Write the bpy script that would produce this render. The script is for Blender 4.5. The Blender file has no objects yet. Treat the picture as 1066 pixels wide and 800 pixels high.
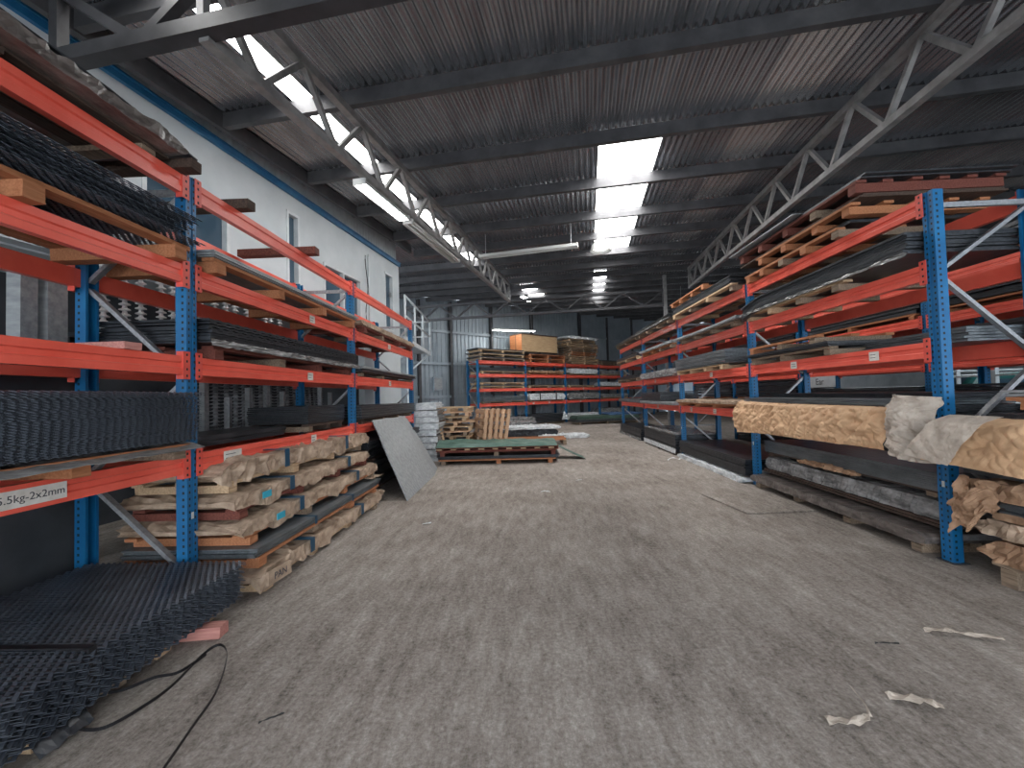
import bpy, math, random
from mathutils import Vector, Matrix, noise
PI = math.pi
R = random.Random(7)
C = bpy.context.scene.collection
SC = bpy.context.scene

# ------------------------------------------------------------------ materials
def mat(name, col, rough=.6, metal=0., spec=.5):
    m = bpy.data.materials.new(name); m.use_nodes = True
    b = m.node_tree.nodes['Principled BSDF']
    b.inputs['Base Color'].default_value = (*col, 1); b.inputs['Roughness'].default_value = rough
    b.inputs['Metallic'].default_value = metal; b.inputs['Specular IOR Level'].default_value = spec
    return m
def nodes(m):
    t = m.node_tree
    return t, t.nodes, t.links, t.nodes['Principled BSDF']
def coords(m, scale=(1, 1, 1), kind='Object'):
    t, n, l, b = nodes(m)
    tc = n.new('ShaderNodeTexCoord'); mp = n.new('ShaderNodeMapping'); mp.inputs['Scale'].default_value = scale
    l.new(tc.outputs[kind], mp.inputs['Vector']); return mp.outputs['Vector']
def ramp(m, fac, stops):
    t, n, l, b = nodes(m)
    r = n.new('ShaderNodeValToRGB')
    while len(r.color_ramp.elements) < len(stops): r.color_ramp.elements.new(.5)
    for e, (p, c) in zip(r.color_ramp.elements, stops): e.position = p; e.color = (*c, 1)
    l.new(fac, r.inputs['Fac']); return r.outputs['Color']
def noisetex(m, vec, scale, detail=5, rough=.6):
    t, n, l, b = nodes(m)
    x = n.new('ShaderNodeTexNoise'); x.inputs['Scale'].default_value = scale; x.inputs['Detail'].default_value = detail
    x.inputs['Roughness'].default_value = rough
    if vec is not None: l.new(vec, x.inputs['Vector'])
    return x.outputs['Fac']
def bump(m, h, strength=.3, dist=.02):
    t, n, l, b = nodes(m)
    x = n.new('ShaderNodeBump'); x.inputs['Strength'].default_value = strength; x.inputs['Distance'].default_value = dist
    l.new(h, x.inputs['Height']); l.new(x.outputs['Normal'], b.inputs['Normal'])
def mottled(name, c1, c2, scale=6, stretch=(1, 1, 1), rough=.6, metal=0., bmp=.15, lo=.35, hi=.68, spec=.5):
    m = mat(name, c1, rough, metal, spec)
    t, n, l, b = nodes(m)
    v = coords(m, stretch); f = noisetex(m, v, scale)
    l.new(ramp(m, f, [(lo, c1), (hi, c2)]), b.inputs['Base Color'])
    if bmp: bump(m, noisetex(m, v, scale * 4, 4), bmp, .006)
    return m
def wood(name, c1, c2): return mottled(name, c1, c2, 5, (1.2, 14, 14), .8, 0, .3, .3, .7, .25)
M = {}
M['wood_orange'] = wood('orange wood', (.27, .105, .045), (.46, .20, .10))
M['wood_pale'] = wood('pale wood', (.33, .22, .13), (.58, .42, .27))
M['wood_grey'] = wood('grey wood', (.13, .095, .07), (.32, .24, .17))
M['wood_dark'] = wood('dark wood', (.035, .024, .02), (.10, .066, .05))
M['wood_red'] = wood('red wood', (.09, .025, .02), (.2, .07, .05))
M['wood_pink'] = wood('pink painted wood', (.38, .15, .13), (.55, .27, .23))
M['red'] = mottled('red rack paint', (.72, .092, .058), (.84, .14, .095), 3, (1, 1, 1), .3, 0, .03)
M['redplate'] = mottled('red connector paint', (.62, .07, .05), (.74, .11, .08), 8, (1, 1, 1), .4, 0, .03)
M['galv'] = mottled('galvanised steel', (.30, .31, .33), (.46, .47, .49), 30, (1, 1, 1), .42, .6, .05)
M['steel_grey'] = mottled('grey sheet steel', (.105, .12, .132), (.20, .22, .235), 4, (1, 6, 6), .42, .5, .08)
M['steel_mid'] = mottled('mid grey sheet steel', (.27, .29, .30), (.42, .44, .45), 5, (1, 4, 4), .5, .4, .08)
M['steel_dark'] = mottled('dark sheet steel', (.030, .033, .038), (.075, .08, .088), 5, (1, 6, 6), .38, .4, .1)
M['steel_black'] = mottled('black mesh steel', (.016, .018, .022), (.045, .05, .058), 9, (1, 1, 1), .38, .35, .1)
M['mesh'] = mottled('expanded mesh steel', (.05, .06, .078), (.12, .138, .168), 3, (1, 1, 1), .36, .5, 0)
M['white_film'] = mottled('white plastic film', (.42, .45, .47), (.78, .80, .81), 7, (1, 2, 2), .3, 0, .5)
M['grey_film'] = mottled('cloudy plastic film', (.10, .10, .10), (.34, .335, .33), 5, (1, 3, 3), .25, 0, .5)
M['kraft'] = mottled('kraft paper', (.50, .30, .165), (.64, .42, .25), 6, (1, 1, 1), .75, 0, .5)
M['kraft_pale'] = mottled('faded kraft paper', (.24, .165, .112), (.52, .39, .285), 5, (1, 2, 2), .7, 0, .5)
M['kraft_grey'] = mottled('greyed kraft paper', (.34, .285, .235), (.52, .45, .38), 9, (1, 1, 1), .7, 0, .5)
M['kraft_brown'] = mottled('torn brown paper', (.20, .11, .06), (.46, .29, .18), 7, (1, 1, 1), .75, 0, .5)
M['green_tarp'] = mottled('green tarpaulin', (.035, .085, .065), (.085, .155, .125), 4, (1, 3, 3), .5, 0, .3)
M['blue_tarp'] = mottled('blue tarpaulin', (.03, .07, .16), (.07, .14, .26), 5, (1, 3, 3), .5, 0, .3)
M['green_dark'] = mottled('dark green sheet', (.03, .06, .045), (.07, .12, .09), 5, (1, 3, 3), .5, 0, .2)
M['strap_blue'] = mat('blue strap', (.005, .055, .11), .45)
M['sticker_cyan'] = mat('cyan sticker', (.03, .36, .50), .6)
M['strap_black'] = mat('black strap', (.008, .008, .01), .4)
M['label'] = mottled('paper label', (.55, .53, .48), (.72, .70, .66), 12, (1, 1, 1), .8, 0, 0)
M['ink'] = mat('label ink', (.06, .06, .07), .8)
M['insulator'] = mottled('glazed porcelain', (.52, .51, .50), (.72, .71, .70), 6, (1, 1, 1), .3, 0, 0)
M['disc_dark'] = mottled('dark ribbed rubber', (.07, .075, .085), (.38, .39, .41), 4, (1, 1, 3), .4, .2, 0)
M['rod'] = mat('dark rod', (.03, .03, .035), .4, .6)
M['white_paint'] = mottled('white painted steel', (.50, .54, .56), (.62, .66, .68), 5, (1, 1, 1), .5, 0, .05)
M['lamp_white'] = mat('white lamp enamel', (.60, .61, .60), .4)
M['truss'] = mottled('grey truss paint', (.17, .165, .165), (.29, .285, .28), 6, (1, 1, 1), .55, .2, .15)
M['purlin'] = mottled('dark purlin paint', (.045, .045, .05), (.085, .085, .09), 3, (1, 1, 1), .5, .2, .1)
M['girder'] = mottled('shade darkened girder', (.018, .018, .02), (.04, .04, .044), 4, (1, 1, 1), .5, .1, .1)  # girder's lack of front light is put into this near-black colour
M['plaster'] = mottled('pale blue plaster', (.46, .51, .535), (.55, .595, .62), 1.6, (1, 1, 1), .8, 0, .1)
M['bluetrim'] = mottled('blue trim paint', (.008, .085, .20), (.02, .14, .28), 5, (1, 1, 1), .4, 0, .05)
M['clad'] = mottled('pale cladding', (.42, .45, .47), (.55, .58, .60), 4, (1, 1, 1), .5, .2, .05)
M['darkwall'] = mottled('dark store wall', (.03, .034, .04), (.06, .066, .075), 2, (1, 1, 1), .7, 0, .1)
M['backwall'] = mottled('blue grey wall sheeting', (.30, .355, .40), (.40, .46, .51), 1.2, (1, 1, 1), .45, .25, .05)
M['glass_dark'] = mat('dark window glass', (.05, .09, .13), .06, 0, .8)
M['film_brown'] = mottled('dusty brown film', (.055, .045, .04), (.20, .17, .155), 5, (1, 3, 3), .3, 0, .6)
M['wood_peach'] = wood('peach coloured wood', (.40, .24, .14), (.64, .43, .29))
M['wall_grey'] = mottled('grey outside wall', (.055, .06, .062), (.10, .105, .108), 1, (1, 1, 1), .8, 0, 0)
M['car_teal'] = mottled('teal car paint', (.02, .13, .12), (.03, .17, .155), 1, (1, 1, 1), .25, 0, 0)
M['ply'] = mottled('plywood', (.34, .22, .115), (.47, .33, .19), 3, (1, 1, 7), .7, 0, .15)
M['ply_red'] = mottled('orange plywood', (.36, .125, .04), (.52, .21, .085), 3, (1, 1, 7), .6, 0, .1)
M['rubber'] = mat('black rubber', (.01, .01, .01), .6)

def upright_material():
    m = mottled('blue perforated upright', (.004, .10, .25), (.010, .15, .34), 3, (1, 1, 1), .42, 0, .03)
    t, n, l, b = nodes(m)
    tc = n.new('ShaderNodeTexCoord'); sx = n.new('ShaderNodeSeparateXYZ'); l.new(tc.outputs['Object'], sx.inputs[0])
    def mth(op, a, bb=None, c=None):
        x = n.new('ShaderNodeMath'); x.operation = op
        for i, q in enumerate((a, bb, c)):
            if q is None: continue
            if isinstance(q, (int, float)): x.inputs[i].default_value = q
            else: l.new(q, x.inputs[i])
        return x.outputs[0]
    ax = mth('ABSOLUTE', sx.outputs['X'])
    inx = mth('LESS_THAN', mth('ABSOLUTE', mth('SUBTRACT', ax, .026)), .0075)
    iny = mth('LESS_THAN', mth('ABSOLUTE', mth('SUBTRACT', sx.outputs['Y'], .03)), .009)
    fz = mth('FRACT', mth('DIVIDE', sx.outputs['Z'], .05))
    inz = mth('LESS_THAN', mth('ABSOLUTE', mth('SUBTRACT', fz, .5)), .2)
    front = mth('LESS_THAN', sx.outputs['Y'], .004)
    side = mth('GREATER_THAN', ax, .046)
    hole = mth('MULTIPLY', inz, mth('MAXIMUM', mth('MULTIPLY', front, inx), mth('MULTIPLY', side, iny)))
    mx = n.new('ShaderNodeMix'); mx.data_type = 'RGBA'
    src = b.inputs['Base Color'].links[0].from_socket
    l.new(hole, mx.inputs['Factor']); l.new(src, mx.inputs[6]); mx.inputs[7].default_value = (.004, .006, .01, 1)
    l.new(mx.outputs[2], b.inputs['Base Color'])
    return m
M['upright'] = upright_material()

def concrete():
    m = mat('worn concrete', (.3, .28, .26), .8, 0, .3)
    t, n, l, b = nodes(m)
    v = coords(m); big = noisetex(m, v, .7, 5, .6)
    fine = noisetex(m, v, 38, 6, .8)
    vs = coords(m, (4., .9, 1)); streak = noisetex(m, vs, 1.8, 10, .8)
    rt = n.new('ShaderNodeMapping'); rt.inputs['Rotation'].default_value = (0, 0, -.45); rt.inputs['Scale'].default_value = (4.5, 1.3, 1); l.new(v, rt.inputs['Vector'])
    scuff = noisetex(m, rt.outputs['Vector'], 2.2, 9, .8)
    def mx(a, bb, f):
        x = n.new('ShaderNodeMix'); x.data_type = 'FLOAT'; x.inputs['Factor'].default_value = f
        l.new(a, x.inputs[2]); l.new(bb, x.inputs[3]); return x.outputs[0]
    k = mx(mx(mx(big, streak, .5), scuff, .42), fine, .34)
    l.new(ramp(m, k, [(.405, (.082, .067, .057)), (.465, (.205, .176, .153)), (.525, (.305, .27, .24)), (.59, (.46, .42, .38))]), b.inputs['Base Color'])
    bump(m, k, .8, .03)
    return m
M['floor'] = concrete()

def roof_material(name, c1, c2):
    m = mottled(name, c1, c2, 1.3, (3, .5, 1), .27, .75, .04)
    return m
M['roof'] = roof_material('corrugated roof steel', (.22, .235, .26), (.36, .38, .41))
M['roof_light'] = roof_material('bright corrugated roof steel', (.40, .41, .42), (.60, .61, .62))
def emit(name, col, s):
    m = mat(name, col, .5); b = m.node_tree.nodes['Principled BSDF']
    b.inputs['Emission Color'].default_value = (*col, 1); b.inputs['Emission Strength'].default_value = s; return m
M['skylight'] = emit('sunlit translucent roof panel', (1, .99, .97), 5.5)
M['tube_on'] = emit('lit fluorescent tube', (1, 1, .98), 16.)
M['bulb_on'] = emit('lit lamp glass', (1, 1, .97), .7)

# ------------------------------------------------------------------ mesh helpers
class MB:
    def __init__(s): s.v = []; s.f = []; s.m = []
    def box(s, x0, x1, y0, y1, z0, z1, mi=0, j=0.):
        k = len(s.v)
        for z in (z0, z1):
            for x, y in ((x0, y0), (x1, y0), (x1, y1), (x0, y1)):
                s.v.append((x + R.uniform(-j, j), y + R.uniform(-j, j), z + R.uniform(-j, j)))
        for q in ((3, 2, 1, 0), (4, 5, 6, 7), (0, 1, 5, 4), (1, 2, 6, 5), (2, 3, 7, 6), (3, 0, 4, 7)):
            s.f.append(tuple(k + i for i in q)); s.m.append(mi)
        return s
    def bar(s, p, q, w, h, up=(0, 0, 1), mi=0):
        p = Vector(p); q = Vector(q); d = (q - p).normalized(); a = d.cross(Vector(up))
        if a.length < 1e-4: a = d.cross(Vector((1, 0, 0)))
        a.normalize(); b = a.cross(d)
        k = len(s.v)
        for e in (p, q):
            for sa, sb in ((-1, -1), (1, -1), (1, 1), (-1, 1)):
                s.v.append(tuple(e + a * (sa * w / 2) + b * (sb * h / 2)))
        for f in ((0, 1, 2, 3), (7, 6, 5, 4), (0, 4, 5, 1), (1, 5, 6, 2), (2, 6, 7, 3), (3, 7, 4, 0)):
            s.f.append(tuple(k + i for i in f)); s.m.append(mi)
        return s
    def tube(s, pts, r, n=8, mi=0):
        pts = [Vector(p) for p in pts]; k = len(s.v); N = len(pts)
        for i, p in enumerate(pts):
            d = (pts[min(i + 1, N - 1)] - pts[max(i - 1, 0)]).normalized()
            a = d.cross(Vector((0, 0, 1)))
            if a.length < 1e-3: a = d.cross(Vector((1, 0, 0)))
            a.normalize(); b = a.cross(d)
            rr = r[i] if isinstance(r, (list, tuple)) else r
            for q in range(n): s.v.append(tuple(p + a * (rr * math.cos(2 * PI * q / n)) + b * (rr * math.sin(2 * PI * q / n))))
        for i in range(N - 1):
            for q in range(n):
                s.f.append((k + i * n + q, k + i * n + (q + 1) % n, k + (i + 1) * n + (q + 1) % n, k + (i + 1) * n + q)); s.m.append(mi)
        s.f.append(tuple(k + q for q in range(n))[::-1]); s.m.append(mi)
        s.f.append(tuple(k + (N - 1) * n + q for q in range(n))); s.m.append(mi)
        return s
    def lathe(s, prof, n=14, c=(0, 0, 0), mi=0):
        k = len(s.v)
        for r, z in prof:
            for q in range(n): s.v.append((c[0] + r * math.cos(2 * PI * q / n), c[1] + r * math.sin(2 * PI * q / n), c[2] + z))
        for i in range(len(prof) - 1):
            for q in range(n):
                s.f.append((k + i * n + q, k + i * n + (q + 1) % n, k + (i + 1) * n + (q + 1) % n, k + (i + 1) * n + q)); s.m.append(mi)
        return s
    def prism(s, poly, axis0, axis1, fn, mi=0):
        k = len(s.v); n = len(poly)
        for t in (axis0, axis1):
            for p in poly: s.v.append(fn(t, p))
        s.f.append(tuple(k + i for i in range(n))[::-1]); s.m.append(mi)
        s.f.append(tuple(k + n + i for i in range(n))); s.m.append(mi)
        for i in range(n): s.f.append((k + i, k + (i + 1) % n, k + n + (i + 1) % n, k + n + i)); s.m.append(mi)
        return s
    def grid(s, nu, nv, fn, mi=0):
        k = len(s.v)
        for i in range(nu + 1):
            for j in range(nv + 1): s.v.append(tuple(fn(i / nu, j / nv)))
        for i in range(nu):
            for j in range(nv):
                a = k + i * (nv + 1) + j
                s.f.append((a, a + nv + 1, a + nv + 2, a + 1)); s.m.append(mi)
        return s
    def sheet(s, nu, nv, fn, th, mi=0):
        """a closed slab whose upper face is fn(u, v), thickness th downward or along a vector"""
        off = Vector((0, 0, -th)) if not isinstance(th, Vector) else th
        k = len(s.v); P = [[Vector(fn(i / nu, j / nv)) for j in range(nv + 1)] for i in range(nu + 1)]
        for lay in (0, 1):
            for row in P:
                for p in row: s.v.append(tuple(p + off * lay))
        n = (nu + 1) * (nv + 1)
        for i in range(nu):
            for j in range(nv):
                a = k + i * (nv + 1) + j
                s.f.append((a, a + nv + 1, a + nv + 2, a + 1)); s.m.append(mi)
                s.f.append((n + a + 1, n + a + nv + 2, n + a + nv + 1, n + a)); s.m.append(mi)
        def side(seq):
            for a, b in zip(seq, seq[1:]): s.f.append((k + a, k + b, k + n + b, k + n + a)); s.m.append(mi)
        side([i * (nv + 1) for i in range(nu, -1, -1)]); side([i * (nv + 1) + nv for i in range(nu + 1)])
        side(list(range(nv + 1))); side([nu * (nv + 1) + j for j in range(nv, -1, -1)])
        return s
    def mesh(s, name, mats, smooth=False):
        me = bpy.data.meshes.new(name); me.from_pydata(s.v, [], s.f)
        if not isinstance(mats, (list, tuple)): mats = [mats]
        for q in mats: me.materials.append(M[q] if isinstance(q, str) else q)
        if len(mats) > 1: me.polygons.foreach_set('material_index', s.m)
        if smooth: me.polygons.foreach_set('use_smooth', [True] * len(s.f))
        me.update(); return me
def link(name, me, parent=None, loc=(0, 0, 0), rz=0, rot=None):
    o = bpy.data.objects.new(name, me); C.objects.link(o); o.parent = parent
    o.location = loc; o.rotation_euler = rot if rot else (0, 0, rz); return o
def put(name, mb, mats, parent=None, loc=(0, 0, 0), rz=0, smooth=False, rot=None):
    return link(name, mb.mesh(name, mats, smooth), parent, loc, rz, rot)
def tag(o, label, cat, group=None):
    o['label'] = label; o['category'] = cat
    if group: o['group'] = group
    return o
def thing(name, label, cat, loc=(0, 0, 0), rz=0, group=None, rot=None):
    return tag(link(name, None, None, loc, rz, rot), label, cat, group)
def struct(name, mb, mats, loc=(0, 0, 0), rz=0, smooth=False, parent=None):
    o = put(name, mb, mats, parent, loc, rz, smooth)
    if parent is None: o['kind'] = 'structure'
    return o
def nz(x, y, z=0., sc=1.): return noise.noise(Vector((x * sc, y * sc, z * sc)))
def fbm(x, y, z, sc, o=3): return noise.fractal(Vector((x * sc, y * sc, z * sc)), 1., 2., o)

# ------------------------------------------------------------------ camera (eye 1.5 m over the floor; y runs down the aisle)
EYE = 1.5
def build_camera():
    cam = bpy.data.cameras.new('camera'); o = bpy.data.objects.new('camera', cam); C.objects.link(o)
    cam.sensor_width = 36; cam.lens = 430 / 1066 * 36; cam.clip_end = 200; cam.clip_start = .05
    yc = Vector((13, -12, 430)).normalized(); u = Vector((-.0275, 1, 0)); u.z = -(u.x * yc.x + u.y * yc.y) / yc.z; u.normalize()
    x = Vector((u.y * yc.z - u.z * yc.y, u.z * yc.x - u.x * yc.z, u.x * yc.y - u.y * yc.x))
    if x.x < 0: x = -x
    # world rows -> camera axes (right, up, back)
    right = Vector((x.x, yc.x, u.x)); up = Vector((x.y, yc.y, u.y)); fwd = Vector((x.z, yc.z, u.z))
    mt = Matrix((right, up, -fwd)).transposed().to_4x4(); mt.translation = (0, 0, EYE)
    o.matrix_world = mt; SC.camera = o
build_camera()

# ------------------------------------------------------------------ building frame: s runs along the roof trusses, p across them
A = Vector((.155, .988, 0)).normalized(); P = Vector((A.y, -A.x, 0))
BROT = math.atan2(P.y, P.x)
S0 = 4.82; PITCH = .057; PZ = 5.18
def zpl(s): return PZ + PITCH * (s - S0)          # underside of the purlins
def bl(p, s, z): v = P * p + A * s; return (v.x, v.y, z)
def zroof(s): return zpl(s) + .21

# roof sheeting, skylights
sky_rects = [(.27, 1.25, 6.42, 13.1, 'window_1'), (-3.62, -3.36, 1.2, 13.2, 'window_2'), (.3, .78, 15.4, 18.2, 'window_3'), (.3, .78, 18.6, 21.5, 'window_4'),
             (-2.75, -2.1, 16.7, 18.3, 'window_5'), (-2.65, -1.95, 18.4, 19.6, 'window_6'), (5.15, 5.6, 13.6, 14.3, 'window_7')]
def corr(mb, p0, p1, s0, s1, mi, dz=0.):
    n = max(2, int(round((p1 - p0) / .0125)))
    k = len(mb.v)
    for i in range(n + 1):
        p = p0 + (p1 - p0) * i / n; w = .017 * math.sin(2 * PI * p / .1)
        for s in (s0, s1): mb.v.append(bl(p, s, zroof(s) + w + dz))
    for i in range(n): mb.f.append((k + 2 * i, k + 2 * i + 1, k + 2 * i + 3, k + 2 * i + 2)); mb.m.append(mi)
rf = MB()
pb = sorted({-11., 15.} | {q for r in sky_rects for q in r[:2]} | {2.35, 3.12}); sb = sorted({-2.5, 42.} | {q for r in sky_rects for q in r[2:4]})
for a, b in zip(pb, pb[1:]):
    run = None
    for c, d in zip(sb, sb[1:]):
        hole = any(r[0] - 1e-6 <= a and b <= r[1] + 1e-6 and r[2] - 1e-6 <= c and d <= r[3] + 1e-6 for r in sky_rects)
        if not hole: run = (run[0], d) if run else (c, d)
        if hole and run: corr(rf, a, b, *run, 0); run = None
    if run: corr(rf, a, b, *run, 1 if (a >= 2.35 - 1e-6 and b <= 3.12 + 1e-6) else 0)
struct('ceiling', rf, ['roof', 'roof_light'], smooth=True)
for a, b, c, d, nm in sky_rects:
    mb = MB(); corr(mb, a - .02, b + .02, c - .02, d + .02, 0, .022); struct(nm, mb, 'skylight', smooth=True)
pur_s = [4.63, 6.3, 7.84, 9.48, 10.95, 12.5, 13.95, 15.37, 16.6, 17.8, 19.1, 20.4, 21.7, 23.0, 24.4, 25.8, 27.2, 28.6, 30., 31.4, 32.8]
tn = 1
for s in [1.4, 3.02] + pur_s:
    mb = MB(); z = zpl(s)
    prof = [(-.04, 0), (.04, 0), (.04, .02), (-.025, .02), (-.025, .165), (.04, .165), (.04, .188), (-.04, .188)]
    mb.prism(prof, -4.78 if s < 11 else -10.5, 12.6, lambda t, q: bl(t, s + q[0], z + q[1]))
    struct('trim_%d' % tn, mb, 'purlin'); tn += 1

# floor
fl = MB(); fl.grid(60, 80, lambda u, v: (-11 + 26 * u, -4 + 36 * v, .004 * nz(u * 26, v * 36, 0, .7)))
o = struct('floor', fl, 'floor', smooth=True)

# office wall: upper storey of pale plaster over a dark open store
WP = -4.95; WE = 10.3     # its plane and the s of its far end
def wallbox(mb, p0, p1, s0, s1, z0, z1, mi=0):
    k = len(mb.v)
    for z in (z0, z1):
        for p, s in ((p0, s0), (p1, s0), (p1, s1), (p0, s1)): mb.v.append(bl(p, s, z))
    for q in ((3, 2, 1, 0), (4, 5, 6, 7), (0, 1, 5, 4), (1, 2, 6, 5), (2, 3, 7, 6), (3, 0, 4, 7)): mb.f.append(tuple(k + i for i in q)); mb.m.append(mi)
def sw(x, y): return x * A.x + y * A.y
wins = [(3.80, 4.97, 3.58, 4.33), (6.10, 6.42, 3.43, 4.77), (7.08, 8.41, 3.30, 4.18), (9.49, 9.96, 3.23, 4.71)]
wl = MB(); cur = -2.5
for a, b, c, d in wins:
    wallbox(wl, WP - .15, WP, cur, a, 3.0, 5.1); wallbox(wl, WP - .15, WP, a, b, 3.0, c); wallbox(wl, WP - .15, WP, a, b, d, 5.1); cur = b
wallbox(wl, WP - .15, WP, cur, WE, 3.0, 5.1)
wallbox(wl, WP - .15, WP, 8.5, WE, 0, 3.0); wallbox(wl, WP - .5, WP - .15, WE - .12, WE, 0, 5.6)  # end return kept short: unseen gap added so daylight reaches the back
wallbox(wl, WP - 1.2, WP - .15, -2.5, 8.5, 2.98, 3.08)
struct('wall_left', wl, 'plaster')
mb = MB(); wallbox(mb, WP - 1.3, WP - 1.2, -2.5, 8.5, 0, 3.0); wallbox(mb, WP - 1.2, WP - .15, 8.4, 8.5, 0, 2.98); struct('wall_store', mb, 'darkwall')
# cladding strip over the plaster, blue gutter line, eave beam
mb = MB(); n = 420; k = 0
for i in range(n + 1):
    s = -2.5 + (WE + 2.5) * i / n; w = .012 * math.sin(2 * PI * s / .12)
    for z in (5.1, zroof(s) - .02): mb.v.append(bl(WP - .06 + w, s, z))
for i in range(n): mb.f.append((2 * i, 2 * i + 2, 2 * i + 3, 2 * i + 1)); mb.m.append(0)
struct('wall_cladding', mb, 'clad', smooth=True)
mb = MB(); wallbox(mb, WP, WP + .05, -2.5, WE, 5.055, 5.14); wallbox(mb, WP, WP + .07, -2.5, WE, 5.13, 5.155); struct('trim_%d' % tn, mb, 'bluetrim'); tn += 1
mb = MB()
for a, b in [(WP + .22, WP + .29)]:
    k = len(mb.v)
    for s in (-2.5, WE + .2):
        for p, dz in ((a, -.02), (b, -.02), (b, .19), (a, .19)): mb.v.append(bl(p, s, zpl(s) + dz))
    for q in ((3, 2, 1, 0), (4, 5, 6, 7), (0, 1, 5, 4), (1, 2, 6, 5), (2, 3, 7, 6), (3, 0, 4, 7)): mb.f.append(tuple(k + i for i in q)); mb.m.append(0)
struct('trim_%d' % tn, mb, 'purlin'); tn += 1
for i, (a, b, c, d) in enumerate(wins):
    nm = 'window_%d' % (8 + i) if i < 3 else 'door_1'
    fr = MB()
    for q in ((a, a + .05, c, d), (b - .05, b, c, d), (a, b, c, c + .05), (a, b, d - .05, d)): wallbox(fr, WP - .09, WP + .012, *q[:2], *q[2:])
    if i == 1: wallbox(fr, WP - .08, WP + .006, a, b, c + .62, c + .66)
    if i in (0, 2): wallbox(fr, WP - .08, WP + .006, (a + b) / 2 - .025, (a + b) / 2 + .025, c, d)
    o = struct(nm, fr, 'white_paint')
    g = MB(); wallbox(g, WP - .085, WP - .075, a + .03, b - .03, c + .03, d - .03); put('pane', g, 'glass_dark', o)
    if i == 3:
        g = MB(); wallbox(g, WP - .05, WP - .0, b - .14, b - .1, c + .9, c + 1.02); put('door_handle', g, 'galv', o)
# conduit and cable on the plaster
mb = MB(); mb.tube([bl(WP + .02, 8.72, 3.0), bl(WP + .02, 8.72, 4.86)], .02); tag(put('conduit', mb, 'white_paint', smooth=True), 'thin white conduit running up the office wall beside the door', 'pipe')
mb = MB(); mb.tube([bl(WP + .02, 8.62 + .05 * math.sin(z * 5), z) for z in [3.3 + .1 * i for i in range(16)]], .009, 6); tag(put('cable', mb, 'rubber', smooth=True), 'dark cable hanging loosely down the office wall beside the conduit', 'cable')

# back wall, oblique, of vertical blue-grey sheeting
B0 = Vector((-5.15, 18.0, 0)); BD = Vector((.751, .660, 0)).normalized(); BN = Vector((-BD.y, BD.x, 0))
def bk(t, off, z): v = B0 + BD * t + BN * off; return (v.x, v.y, z)
def zb(t, off=0): v = B0 + BD * t; return zroof(v.dot(A)) - .02
mb = MB(); k = 0; cols = []
t = -9.
while t < 11.6:
    for dt, of in ((0, 0), (.15, 0), (.165, .03), (.205, .03)): cols.append((t + dt, of))
    t += .22
for t, of in cols: mb.v.append(bk(t, of, 0)); mb.v.append(bk(t, of, zb(t)))
for i in range(len(cols) - 1): mb.f.append((2 * i, 2 * i + 2, 2 * i + 3, 2 * i + 1)); mb.m.append(0)
struct('wall_back', mb, 'backwall')
for z in (1.55, 3.1, 4.6):
    mb = MB(); mb.bar(bk(-9, -.07, z), bk(11.5, -.07, z), .07, .12); struct('trim_%d' % tn, mb, 'backwall'); tn += 1
for t in (-4.0, .55, 2.2, 4.6, 7.4, 11.4):
    mb = MB()
    mb.bar(bk(t, -.2, 0), bk(t, -.2, zb(t) - .15), .12, .015, BN); mb.bar(bk(t, -.12, 0), bk(t, -.12, zb(t) - .15), .012, .16, BN); mb.bar(bk(t, -.04, 0), bk(t, -.04, zb(t) - .15), .12, .015, BN)
    struct('trim_%d' % tn, mb, 'purlin'); tn += 1
mb = MB(); cols = []; t = 11.7
while t < 27:
    for dt, of in ((0, 0), (.09, 0), (.1, .014), (.12, .014)): cols.append((t + dt, of))
    t += .13
for t, of in cols: mb.v.append(bk(t, of, 0)); mb.v.append(bk(t, of, zb(t)))
for i in range(len(cols) - 1): mb.f.append((2 * i, 2 * i + 2, 2 * i + 3, 2 * i + 1)); mb.m.append(0)
struct('wall_end', mb, 'backwall')
for t in (14.2, 17., 20.):
    mb = MB(); mb.bar(bk(t, -.06, 0), bk(t, -.06, zb(t) - .2), .1, .1, BD); struct('trim_%d' % tn, mb, 'purlin'); tn += 1
for z in (3.3, 5.1):
    mb = MB(); mb.bar(bk(11.75, -.03, z), bk(26, -.03, z), .06, .1); struct('trim_%d' % tn, mb, 'backwall'); tn += 1
mb = MB(); wallbox(mb, -11, 13, -2.6, -2.5, 3.7, 7)  # unseen wall over the open front, added to block high daylight
wallbox(mb, -11, -5.2, -2.6, -2.5, 0, 3.7); struct('light_block_wall', mb, 'darkwall')
# right wall: window band, end pier, unseen rear opening added for daylight
RP = 9.6
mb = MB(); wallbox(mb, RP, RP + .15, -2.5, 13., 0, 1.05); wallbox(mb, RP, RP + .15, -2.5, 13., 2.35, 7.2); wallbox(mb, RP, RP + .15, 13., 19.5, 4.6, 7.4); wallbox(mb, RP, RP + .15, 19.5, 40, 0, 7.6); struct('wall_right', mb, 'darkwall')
mb = MB(); wallbox(mb, RP + 7, RP + 7.3, -6, 45, 0, 4.2); struct('sky_screen_wall', mb, 'wall_grey')  # outer wall added to cut the brightness seen through the windows
wn = 11
s = -2.
while s < 12.5:
    fr = MB()
    for q in ((s, s + .07, 1.05, 2.35), (s + 1.93, s + 2., 1.05, 2.35), (s, s + 2, 1.05, 1.11), (s, s + 2, 2.29, 2.35), (s + .98, s + 1.02, 1.05, 2.35), (s, s + 2, 1.66, 1.70)): wallbox(fr, RP + .02, RP + .1, *q)
    o = struct('window_%d' % wn, fr, 'white_paint'); wn += 1
    s += 2.
mb = MB(); wallbox(mb, RP + .2, RP + 30, -20, 40, -.1, 0); struct('ground_outside', mb, 'wall_grey')

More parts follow.
